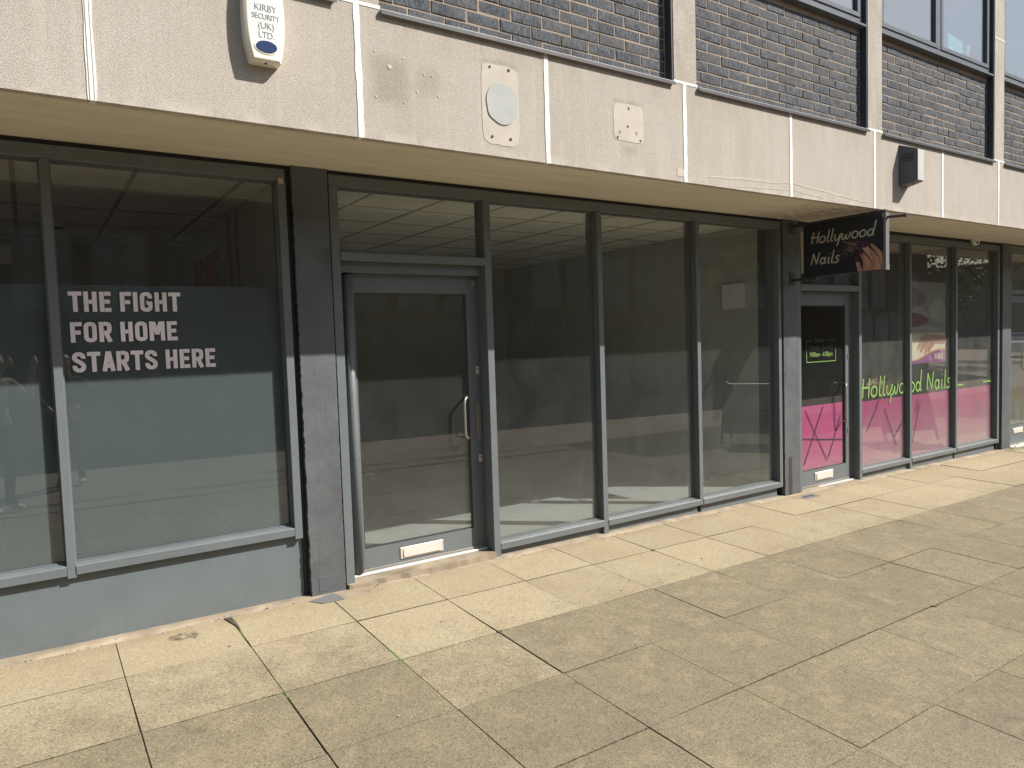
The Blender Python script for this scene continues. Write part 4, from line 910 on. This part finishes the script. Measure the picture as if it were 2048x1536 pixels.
for i in range(4): b.faces.new((A[i], B[i], B[(i+1) % 4], A[(i+1) % 4]))
bmesh.ops.recalc_face_normals(b, faces=b.faces[:]); bmesh.ops.bevel(b, geom=b.edges[:], offset=.006, segments=2, affect='EDGES', profile=.5)
MB().add(b).obj('housing', 'box_grey', vb)
BX('front_plate', vb, 'box_light', x0+.052, x1-.003, yfb-.004, yfb+.001, 3.010, 3.294, bev=.001)
for i in range(4):
    z = 3.195+i*.021; MB().prism([(x0+.030*.32-.003, YF-.030), (x0+.120*.32-.003, YF-.120), (x0+.120*.32+.004, YF-.120), (x0+.030*.32+.004, YF-.030)], 'z', z, z+.009).obj('louvre', 'black_rubber', vb)
MB().tube([(7.06, YF-.08, 2.998), (7.06, YF-.08, 2.975)], .016, 10).obj('cable_gland', 'box_light', vb)
cc = thing('security_camera', 'white dome security camera hanging under the soffit by the salon window', 'security camera', (10.45, -.07, 2.69))
MB().tube([(10.45, -.07, 2.775), (10.45, -.07, 2.757), (10.45, -.07, 2.755)], [.062, .062, .055], 20).obj('mount_ring', 'white_plastic', cc)
MB().ball((10.45, -.07, 2.735), .05, (1, 1, .95), 3).obj('dome', 'white_plastic', cc, smooth=True)
MB().ball((10.425, -.103, 2.72), .016, (1, 1, 1), 2).ball((10.438, -.10, 2.745), .010, (1, 1, 1), 2).obj('lens', 'phone_black', cc, smooth=True)

# ------------------------------------------------------------------ small things at the foot of the wall
gp = MB(); zz = gz(1.47, -.12)
gp.prism([(1.40, -.075), (1.585, -.020), (1.60, -.175), (1.47, -.165)], 'z', zz-.02, zz+.0045)
tag(gp.obj('mortar_block', 'drain_grey'), 'rough grey mortar lump on the paving at the foot of the wide pillar', 'mortar')
gc = thing('gully_cover', 'small pale stone insert in the paving beside the wide pillar', 'paving insert', (1.62, -.1, gz(1.62, -.1)))
MB().prism([(1.59, -.02), (1.80, -.015), (1.80, -.150), (1.605, -.175)], 'z', zz-.03, zz+.0035).obj('slab', 'fillet', gc)
gc2 = thing('gully_cover', 'small grey metal cover in the paving at the foot of the sign pillar', 'gully cover', (6.62, -.14, gz(6.6, -.14)))
z_ = gz(6.62, -.14); MB().box(6.50, 6.74, -.22, -.10, z_-.01, z_+.004, .002).obj('plate', 'drain_grey', gc2); MB().box(6.52, 6.72, -.165, -.155, z_+.004, z_+.009).obj('slot', 'black_rubber', gc2)
wd = MB(); rd = random.Random(5); bmw = bmesh.new()
for i in range(90):
    cx, cy_ = 11.62+rd.gauss(0, .07), -.10+rd.gauss(0, .035); cz_ = gz(cx, cy_)+abs(rd.gauss(0, .04)); s_ = rd.uniform(.012, .03); a = rd.uniform(0, 6.28); tl = rd.uniform(-.6, .9)
    d = Vector((math.cos(a), math.sin(a), tl)).normalized()*s_; e = Vector((-math.sin(a), math.cos(a), 0))*s_*.35; c = Vector((cx, cy_, cz_))
    bmw.faces.new([bmw.verts.new(c), bmw.verts.new(c+d*.5+e), bmw.verts.new(c+d), bmw.verts.new(c+d*.5-e)])
me = bpy.data.meshes.new('weed'); bmw.to_mesh(me); bmw.free(); tag(mk('weed', me, 'weed'), 'small green weed growing at the foot of the right end pillar', 'weed')
# moss sprigs in a paving joint, and litter
def sprigs(name, pts, n, mat, seed, s0=.002, s1=.006, kind='stuff', lab=None):
    rd = random.Random(seed); bm = bmesh.new()
    for i in range(n):
        a, b = rd.choice(pts); k = rd.random(); x = a[0]+(b[0]-a[0])*k+rd.gauss(0, .0035); y = a[1]+(b[1]-a[1])*k+rd.gauss(0, .0035); s_ = rd.uniform(s0, s1); an = rd.uniform(0, 6.28)
        c = Vector((x, y, gz(x, y)-.002)); d = Vector((math.cos(an)*s_, math.sin(an)*s_, s_*rd.uniform(.2, 1))); e = Vector((-math.sin(an), math.cos(an), 0))*s_*.4
        bm.faces.new([bm.verts.new(c-e), bm.verts.new(c+e), bm.verts.new(c+d)])
    me = bpy.data.meshes.new(name); bm.to_mesh(me); bm.free(); o = mk(name, me, mat); o['kind'] = kind
    if lab: o['label'] = lab
    return o
sprigs('moss', [((.93, -.98), (.93, -1.17)), ((.80, -1.152), (.98, -1.152)), ((.93, -1.15), (.94, -1.3)), ((.93, -.15), (.93, -.4)), ((1.545, -1.0), (1.545, -1.2)), ((2.77, -2.35), (2.79, -3.0)), ((1.5, -1.152), (2.1, -1.152))], 1500, 'weed', 3, lab='thin green moss in the joints of the flagstones')
rd = random.Random(15); bm = bmesh.new()
for i in range(190):
    x = rd.uniform(-.4, 9.5); y = -rd.uniform(.06, 2.4) if i % 6 == 0 else -.02-abs(rd.gauss(0, .045)); s_ = rd.uniform(.003, .010) if i % 6 == 0 else rd.uniform(.002, .006)
    P = [(x+s_*math.cos(t)*rd.uniform(.5, 1.2), y+s_*math.sin(t)*rd.uniform(.4, 1)) for t in [k*6.28/7 for k in range(7)]]
    z0 = gz(x, y)+.0022
    T = [bm.verts.new((p[0], p[1], z0+.0015+rd.uniform(0, .002))) for p in P]; Bv = [bm.verts.new((p[0], p[1], z0-.003)) for p in P]
    bm.faces.new(T)
    for k in range(7): bm.faces.new((T[k], Bv[k], Bv[(k+1) % 7], T[(k+1) % 7]))
bmesh.ops.recalc_face_normals(bm, faces=bm.faces[:])
me = bpy.data.meshes.new('litter'); bm.to_mesh(me); bm.free(); o = mk('litter', me, ['print_white', 'plug_dark', 'dull_metal']); o['kind'] = 'stuff'; o['label'] = 'scattered specks of gum, paper and grit on the flagstones'
for k, f in enumerate(me.polygons): f.material_index = (k//8) % 2
# dark stain by the plinth
flat_pts = rough_poly(.66, -.19, .085, .055, 22, 31, .28)
bm = bmesh.new(); bm.faces.new([bm.verts.new((p[0], p[1], gz(*p)+.0042)) for p in flat_pts]); bmesh.ops.triangulate(bm, faces=bm.faces[:])
me = bpy.data.meshes.new('tar_stain'); bm.to_mesh(me); bm.free()
t = NT('tar_stain'); p = t.pos(); f = t.ramp(t.noise(p, 26, 7, .75), .46, .60); tr = t.N('BsdfTransparent'); mx_ = t.N('MixShader'); t.set(mx_.inputs[0], t.math('MULTIPLY', f, .75)); t.l.new(tr.outputs[0], mx_.inputs[1]); t.l.new(t.bsdf((.09, .075, .06), .8), mx_.inputs[2]); MT['tar'] = t.done(mx_.outputs[0])
mk('tar_stain', me, 'tar', pav)
drn = thing('drain_channel', 'dark slotted drain grate set in the paving behind the photographer', 'drain', (3.2, -6.0, -.2))
zq = gz(3, -6); m_ = MB().box(2.75, 3.55, -6.2, -5.9, zq-.02, zq+.006)
for i in range(9): m_.box(2.80+i*.08, 2.83+i*.08, -6.17, -5.93, zq+.006, zq+.012)
m_.obj('grate', 'drain_grey', drn)

# ------------------------------------------------------------------ people (seen in the glass)
def skin_mesh(verts, edges, radii, levels=2, root=0):
    me = bpy.data.meshes.new('sk'); me.from_pydata([Vector(v) for v in verts], edges, []); o = bpy.data.objects.new('sk', me); COL.objects.link(o)
    md = o.modifiers.new('s', 'SKIN'); md.use_smooth_shade = True; md.branch_smoothing = .3
    for i, r_ in enumerate(radii):
        sv = me.skin_vertices[0].data[i]; sv.radius = r_ if isinstance(r_, tuple) else (r_, r_); sv.use_root = (i == root)
    sb = o.modifiers.new('b', 'SUBSURF'); sb.levels = levels; sb.render_levels = levels
    dg = bpy.context.evaluated_depsgraph_get(); dg.update(); out = bpy.data.meshes.new_from_object(o.evaluated_get(dg)); bpy.data.objects.remove(o); return out
def person(lab, base, face_ang, H, pose, mats, hair_long=False, glasses=False):
    """face_ang: heading (radians, 0 = +y, clockwise). pose: joints in body frame (x right, y forward, z up) in metres for 1.75 m"""
    k = H/1.75; rot = Matrix.Rotation(-face_ang, 4, 'Z'); T = Matrix.Translation(base) @ rot @ Matrix.Scale(k, 4)
    J = dict(pelvis=(0, 0, .95), waist=(0, .0, 1.08), chest=(0, .01, 1.30), neckb=(0, 0, 1.46), neck=(0, .015, 1.52), headb=(0, .03, 1.60), head=(0, .03, 1.66),
             shl=(-.17, 0, 1.42), shr=(.17, 0, 1.42), hpl=(-.09, 0, .90), hpr=(.09, 0, .90), knl=(-.10, .02, .50), knr=(.10, .02, .50), anl=(-.11, -.02, .09), anr=(.11, -.02, .09),
             tol=(-.13, .15, .035), tor=(.13, .15, .035), hel=(-.11, -.05, .04), her=(.11, -.05, .04))
    J.update({a: b for a, b in pose.items() if not a.startswith(('across', 'csign', 'curl', 'sleeve'))})
    names = list(J); idx = {n: i for i, n in enumerate(names)}
    E = [('pelvis', 'waist'), ('waist', 'chest'), ('chest', 'neckb'), ('neckb', 'neck'), ('neck', 'headb'), ('chest', 'shl'), ('chest', 'shr'), ('shl', 'ell'), ('ell', 'wrl'), ('wrl', 'pal'), ('shr', 'elr'), ('elr', 'wrr'), ('wrr', 'par'),
         ('pelvis', 'hpl'), ('pelvis', 'hpr'), ('hpl', 'knl'), ('knl', 'anl'), ('anl', 'tol'), ('anl', 'hel'), ('hpr', 'knr'), ('knr', 'anr'), ('anr', 'tor'), ('anr', 'her')]
    J.pop('head'); names = list(J); idx = {n: i for i, n in enumerate(names)}
    Rd = dict(pelvis=(.15, .11), waist=(.135, .10), chest=(.155, .11), neckb=(.075, .07), neck=.055, headb=.06, shl=.072, shr=.072, hpl=.095, hpr=.095, knl=.062, knr=.062, anl=.045, anr=.045, tol=(.045, .03), tor=(.045, .03), hel=.038, her=.038,
              ell=.046, elr=.046, wrl=.030, wrr=.030, pal=(.038, .02), par=(.038, .02))
    me = skin_mesh([J[n] for n in names], [(idx[a], idx[b]) for a, b in E], [Rd[n] for n in names], 2, 0)
    bm = bmesh.new(); bm.from_mesh(me); bpy.data.meshes.remove(me)
    # head: ellipsoid pushed into cranium, jaw, nose
    hd = bmesh.new(); bmesh.ops.create_icosphere(hd, subdivisions=4, radius=1)
    for v in hd.verts:
        x, y, z = v.co
        w = .074*(1-.22*max(0, -z)**1.3); d = .098*(1-.12*max(0, -z)); yy = y*d+(.012 if z < 0 and y > 0 else 0)
        nose = math.exp(-((x/.16)**2+((z+.12)/.2)**2))*max(0, y)*.026
        brow = math.exp(-((z-.12)/.1)**2)*max(0, y)*.006; eye = -math.exp(-(((abs(x)-.38)/.16)**2+((z-.0)/.1)**2))*max(0, y)*.010; lip = math.exp(-((x/.35)**2+((z+.5)/.07)**2))*max(0, y)*.005
        v.co = Vector((x*w, yy+nose+brow+eye+lip+.035, 1.635+z*.118))
    for s in (-1, 1):
        ear = bmesh.new(); bmesh.ops.create_icosphere(ear, subdivisions=2, radius=1)
        for v in ear.verts: v.co = Vector((s*.076+v.co.x*.010, .025+v.co.y*.018, 1.63+v.co.z*.032))
        me_ = bpy.data.meshes.new('e'); ear.to_mesh(me_); hd.from_mesh(me_); ear.free()
    me_ = bpy.data.meshes.new('h'); hd.to_mesh(me_); hd.free(); bm.from_mesh(me_); bpy.data.meshes.remove(me_)
    # fingers
    for side in ('l', 'r'):
        pw, pp, el = Vector(J['wr'+side]), Vector(J['pa'+side]), Vector(J['el'+side]); d = (pp-pw).normalized(); s = -1 if side == 'l' else 1
        acr = pose.get('across'+side, Vector((0, 1, 0))); acr = (Vector(acr)-d*d.dot(Vector(acr))).normalized(); nn = d.cross(acr).normalized(); curl = pose.get('curl'+side, .5); cs = pose.get('csign'+side, 1)
        for f_ in range(4):
            o_ = pp+acr*(-.030+.020*f_); L = [.030, .034, .032, .025][f_]; pts = [o_-d*.02]; ang = 0; q = o_.copy()
            for seg_ in range(3): ang += curl*.8; q = q+(d*math.cos(ang)+nn*cs*math.sin(ang))*L*(1-.15*seg_); pts.append(q.copy())
            m_ = MB().tube(pts, [.011, .010, .009, .007], 8); me_ = bpy.data.meshes.new('f'); m_.bm.to_mesh(me_); m_.bm.free(); bm.from_mesh(me_); bpy.data.meshes.remove(me_)
        q = pw+d*.02; m_ = MB().tube([q, q-acr*.035+d*.02, q-acr*.052+d*.045+nn*cs*.012, q-acr*.055+d*.068+nn*cs*.02], [.014, .013, .011, .008], 8); me_ = bpy.data.meshes.new('f'); m_.bm.to_mesh(me_); m_.bm.free(); bm.from_mesh(me_); bpy.data.meshes.remove(me_)
    bm.normal_update()
    wr = [Vector(J['wrl']), Vector(J['wrr'])]; sk_ = pose.get('sleeve', .0)
    out = bpy.data.meshes.new('body')
    for f in bm.faces:
        c = f.calc_center_median(); z = c.z; hand = min((c-w_).length for w_ in (wr+[Vector(J['pal']), Vector(J['par'])]))
        if z > 1.49 and abs(c.x) < .11 and c.y < .18: mi = 0
        elif hand < .055 or (hand < .12 and min((c-Vector(J['pal'])).length, (c-Vector(J['par'])).length) < .12 and z > .7): mi = 0
        elif z < .085: mi = 3
        elif z < .96 and abs(c.x) < .24 and c.y < .16: mi = 2
        else: mi = 1
        f.material_index = mi; f.smooth = True
    bm.transform(T); bm.to_mesh(out); bm.free()
    t = thing('person', lab, 'person', base)
    mk('body', out, ['skin']+mats, t)
    hr = bmesh.new(); bmesh.ops.create_icosphere(hr, subdivisions=4, radius=1); kill = []
    rdh = random.Random(3)
    for v in hr.verts:
        x, y, z = v.co; r_ = 1+.05*math.sin(9*x+5*z)*math.cos(7*y)+rdh.uniform(-.02, .02)
        v.co = Vector((x*.084*r_, y*.105*r_+.022, 1.650+z*.118*r_))
        if (y > .25 and z < .42) or (y > -.25 and z < -.05) or (z < (-.9 if hair_long else -.45)): kill.append(v)
    bmesh.ops.delete(hr, geom=kill, context='VERTS')
    hr.transform(T); mh = bpy.data.meshes.new('hair'); hr.to_mesh(mh); hr.free(); mk('hair', mh, 'hair', t, smooth=True)
    ey = MB()
    for s in (-1, 1): ey.ball((s*.028, .118, 1.637), .009, (1.2, .6, .7), 2)
    ey.bm.transform(T); ey.obj('eye', 'phone_black', t)
    if glasses:
        g_ = MB()
        for s in (-1, 1): g_.ball((s*.035, .085, 1.735), .026, (1.1, .5, .8), 2)
        g_.tube([(-.08, .0, 1.72), (-.06, .08, 1.735), (.06, .08, 1.735), (.08, .0, 1.72)], .004, 6); g_.bm.transform(T); g_.obj('sunglasses', 'phone_black', t)
    return t
gp1 = Vector((-.33, -5.14, 0)); gp1.z = gz(gp1.x, gp1.y)
A1 = R(38)
def to_body(P, base, ang, k):   # world point -> body frame (unscaled)
    v = Vector(P)-Vector(base); m = Matrix.Rotation(ang, 3, 'Z'); v = m @ v; return v/k
k1 = 1.82/1.75
phR = to_body((.095, -4.665, 1.60), gp1, A1, k1); phL = to_body((-.115, -4.60, 1.60), gp1, A1, k1)
person('photographer in an olive shirt holding up a phone, sunglasses pushed up on dark hair', gp1, A1, 1.82,
       dict(elr=(.27, .16, 1.22), wrr=phR+Vector((.02, -.095, -.035)), par=phR+Vector((.012, -.03, -.01)), ell=(-.26, .18, 1.22), wrl=phL+Vector((-.03, -.095, -.04)), pal=phL+Vector((-.018, -.03, -.012)),
            acrossr=(0, 0, 1), acrossl=(0, 0, 1), csignr=-1, csignl=-1, curlr=.75, curll=.75), ['olive_shirt', 'dark_trouser', 'pale_shoe'], glasses=True)
ph = thing('phone', 'black phone held up in both hands by the photographer', 'phone', (0, -4.62, 1.58))
pb = bmesh.new(); bmesh.ops.create_cube(pb, size=1)
for v in pb.verts: v.co = Vector((v.co.x*.150, v.co.y*.008, v.co.z*.072))
bmesh.ops.bevel(pb, geom=pb.edges[:], offset=.003, segments=2, affect='EDGES', profile=.5)
PM = Matrix.Translation(Vector((0, -4.6, 1.62))-fwd*.014+r2*(-.05)+u2*(-.022)) @ Matrix((r2, fwd, u2)).transposed().to_4x4()
MB().add(pb, PM).obj('phone_body', 'phone_black', ph)
pc = bmesh.new(); bmesh.ops.create_cube(pc, size=1)
for v in pc.verts: v.co = Vector((v.co.x*.138-.0, v.co.y*.0008-.0046, v.co.z*.066))
MB().add(pc, PM).obj('phone_screen', 'alarm_blue', ph)
gp2 = Vector((.42, -6.75, 0)); gp2.z = gz(gp2.x, gp2.y)
person('companion in dark clothes standing hands on hips behind the photographer', gp2, R(-20), 1.76,
       dict(ell=(-.38, -.06, 1.20), wrl=(-.20, .04, 1.02), pal=(-.15, .06, .99), elr=(.38, -.06, 1.20), wrr=(.20, .04, 1.02), par=(.15, .06, .99), acrossl=(0, 0, 1), acrossr=(0, 0, 1), tor=(.16, .15, .035)), ['dark_top', 'dark_trouser', 'pale_shoe'], hair_long=True)

# ------------------------------------------------------------------ across the street (seen reflected)
def a_board(lab, cx, cy_, ang, w=.75, h=1.05):
    t = thing('pavement_sign', lab, 'A-board', (cx, cy_, gz(cx, cy_)), 'A-boards on the pavement to the right')
    z0 = gz(cx, cy_); Rm = Matrix.Translation((cx, cy_, z0)) @ Matrix.Rotation(ang, 4, 'Z')
    for s in (-1, 1):
        b = bmesh.new(); bmesh.ops.create_cube(b, size=1)
        for v in b.verts: v.co = Vector((v.co.x*w, v.co.y*.02, v.co.z*h*.78))
        Mx = Rm @ Matrix.Translation((0, s*.22, h*.58)) @ Matrix.Rotation(s*R(17), 4, 'X'); o = MB().add(b, Mx).obj('board', 'board_blue', t)
        fr = MB().box(-w/2-.02, -w/2+.015, -.014, .014, -h*.56, h*.42).box(w/2-.015, w/2+.02, -.014, .014, -h*.56, h*.42); fr.bm.transform(Mx); fr.obj('board_frame', 'dark_cladding', t)
a_board('dark blue A-board standing on the pavement past the right of the picture', 9.9, -3.0, R(62))
a_board('second dark A-board, close to the salon beyond the right edge', 11.5, -1.45, R(20), .95, 1.0)
# opposite block
ob = thing('opposite_building', 'dark two-storey brick block across the paving, seen only in the glass', 'building', (0, -17, -.2))
MB().box(-40, 36, -22, -13, -.4, 5.7).obj('wall', 'opp_brick', ob)
MB().box(-40.1, 36.1, -22.1, -12.85, 5.7, 6.0).obj('roof', 'opp_render', ob)
MB().box(-40, 36.05, -13.05, -12.94, -.3, .9).obj('base_band', 'opp_render', ob)
rd = random.Random(8)
for i in range(46):
    x = -30+i*1.42
    if i % 5 == 4: continue
    f = BX('window', ob, 'opp_render', x, x+1.1, -13.0, -12.95, 2.55, 4.25, bev=0)
    MB().box(x+.05, x+.52, -12.95, -12.93, 2.6, 3.35).box(x+.58, x+1.05, -12.95, -12.93, 2.6, 3.35).box(x+.05, x+.52, -12.95, -12.93, 3.42, 4.2).box(x+.58, x+1.05, -12.95, -12.93, 3.42, 4.2).obj('window_pane', 'blind' if rd.random() < .5 or x > 28 else 'opp_window', f)
for i in range(3):
    x = 30+i*1.25; f = BX('window', ob, 'opp_render', x, x+1.1, -12.94, -12.90, .9, 2.4, bev=0); MB().box(x+.06, x+1.04, -12.90, -12.88, 1.0, 2.3).obj('window_pane', 'blind', f)
bm = bmesh.new(); rd = random.Random(41)
for i in range(26):
    cx = 6.5+i*.30+rd.uniform(-.1, .1); cz_ = 1.95+rd.uniform(-.12, .12); P = [(cx+rd.uniform(-.22, .22), cz_+rd.uniform(-.3, .3)) for _ in range(5)]
    ribbon(bm, [tuple(q) for q in catmull(P, 5)], .035, lambda q, d, i=i: Vector((q[0], -12.995+d+i*.0004, q[1])), .002)
me = bpy.data.meshes.new('spray_marks'); bm.to_mesh(me); bm.free(); mk('spray_marks', me, 'spray', ob)
rl = thing('railing', 'dark vertical-bar railing in front of the opposite block', 'railing', (8, -12.2, -.2))
m_ = MB().box(4, 20, -12.22, -12.18, 1.50, 1.54).box(4, 20, -12.22, -12.18, .1, .14); m_.obj('rail', 'dark_cladding', rl)
m_ = MB()
for i in range(134): m_.box(4+i*.12, 4.018+i*.12, -12.209, -12.191, -.2, 1.5)
m_.obj('bars', 'dark_cladding', rl)['kind'] = 'stuff'
def tree(lab, x, y, h, cr, mat, seed):
    t = thing('tree', lab, 'tree', (x, y, -.3)); rd = random.Random(seed); z0 = -.3
    m_ = MB().tube([(x, y, z0), (x+.05, y, z0+h*.3), (x, y+.1, z0+h*.55)], [.2, .15, .1], 8)
    tips = []
    for i in range(9):
        a = i*.7+rd.random(); p = Vector((x+math.cos(a)*cr*.6, y+math.sin(a)*cr*.6, z0+h*rd.uniform(.55, .85))); tips.append(p); m_.tube([(x, y, z0+h*.4), (x+math.cos(a)*cr*.25, y+math.sin(a)*cr*.25, z0+h*.55), p], [.08, .05, .02], 6)
    m_.obj('trunk', 'bark', t)
    bm = bmesh.new()
    for i in range(2600):
        c = rd.choice(tips)+Vector((rd.gauss(0, .32*cr), rd.gauss(0, .32*cr), rd.gauss(0, .13*h))); s_ = rd.uniform(.05, .14); d = Vector((rd.gauss(0, 1), rd.gauss(0, 1), rd.gauss(0, .7))).normalized()*s_; e = d.cross(Vector((rd.random(), rd.random(), 1))).normalized()*s_*.6
        bm.faces.new([bm.verts.new(c-d), bm.verts.new(c+e), bm.verts.new(c+d), bm.verts.new(c-e)])
    me = bpy.data.meshes.new('crown'); bm.to_mesh(me); bm.free(); mk('crown', me, mat, t)
tree('fresh green street tree past the end of the opposite block', 47, -17, 6.0, 2.2, 'leaf', 3)
tree('thin bare-looking tree nearer the opposite block, against the sky', 41, -16, 7.2, 1.5, 'dark_leaf', 4)
tree('broad dark tree furthest off behind the parked cars', 66, -22, 9.0, 4.5, 'dark_leaf', 6)
fb = thing('far_building', 'long low grey building closing the far end of the open paving', 'building', (90, -20, -.3))
MB().box(75, 110, -42, -10, -.4, 7).obj('wall', 'opp_render', fb); MB().box(74.8, 110.2, -42.2, -9.8, 7, 7.5).obj('roof', 'opp_brick', fb)
def car(lab, x, y, ang, mat):
    t = thing('parked_car', lab, 'car', (x, y, -.3), 'cars parked beyond the open paving'); Rm = Matrix.Translation((x, y, -.34)) @ Matrix.Rotation(ang, 4, 'Z')
    body = [(-2.1, .35), (-2.15, .75), (-1.95, .95), (-1.2, 1.0), (-.6, 1.45), (.9, 1.48), (1.6, 1.02), (2.05, .92), (2.12, .35)]
    a = MB().prism(body[:4]+[(-1.2, 1.0), (1.6, 1.02)]+body[7:], 'y', -.85, .85); a.bm.transform(Rm); a.obj('body', mat, t)
    g = MB().prism([(-1.15, 1.0), (-.6, 1.42), (.88, 1.45), (1.52, 1.02)], 'y', -.72, .72); g.bm.transform(Rm); g.obj('glasshouse', 'alarm_blue', t)
    r_ = MB().prism([(-.6, 1.42), (-.5, 1.49), (.8, 1.51), (.88, 1.45)], 'y', -.70, .70); r_.bm.transform(Rm); r_.obj('roof', mat, t)
    for sx in (-1.3, 1.3):
        for sy in (-.86, .86):
            w = MB().tube([(sx, sy-.1, .32), (sx, sy+.1, .32)], .32, 16); w.bm.transform(Rm); wo_ = w.obj('wheel', 'black_rubber', t)
            w = MB().tube([(sx, sy-.11, .32), (sx, sy+.11, .32)], .19, 12); w.bm.transform(Rm); w.obj('rim', 'dull_metal', wo_)
    for sy in (-.6, .6):
        w = MB().box(-2.16, -2.10, sy-.15, sy+.15, .68, .8); w.bm.transform(Rm); w.obj('headlight', 'white_plastic', t)
car('silver hatchback parked beyond the open paving, nearest the trees', 52, -15.6, R(160), 'car_silver')
car('dark saloon parked beside the silver hatchback', 45, -18.4, R(175), 'car_dark')
car('white car parked furthest along the open paving', 58, -14, R(150), 'white_plastic')
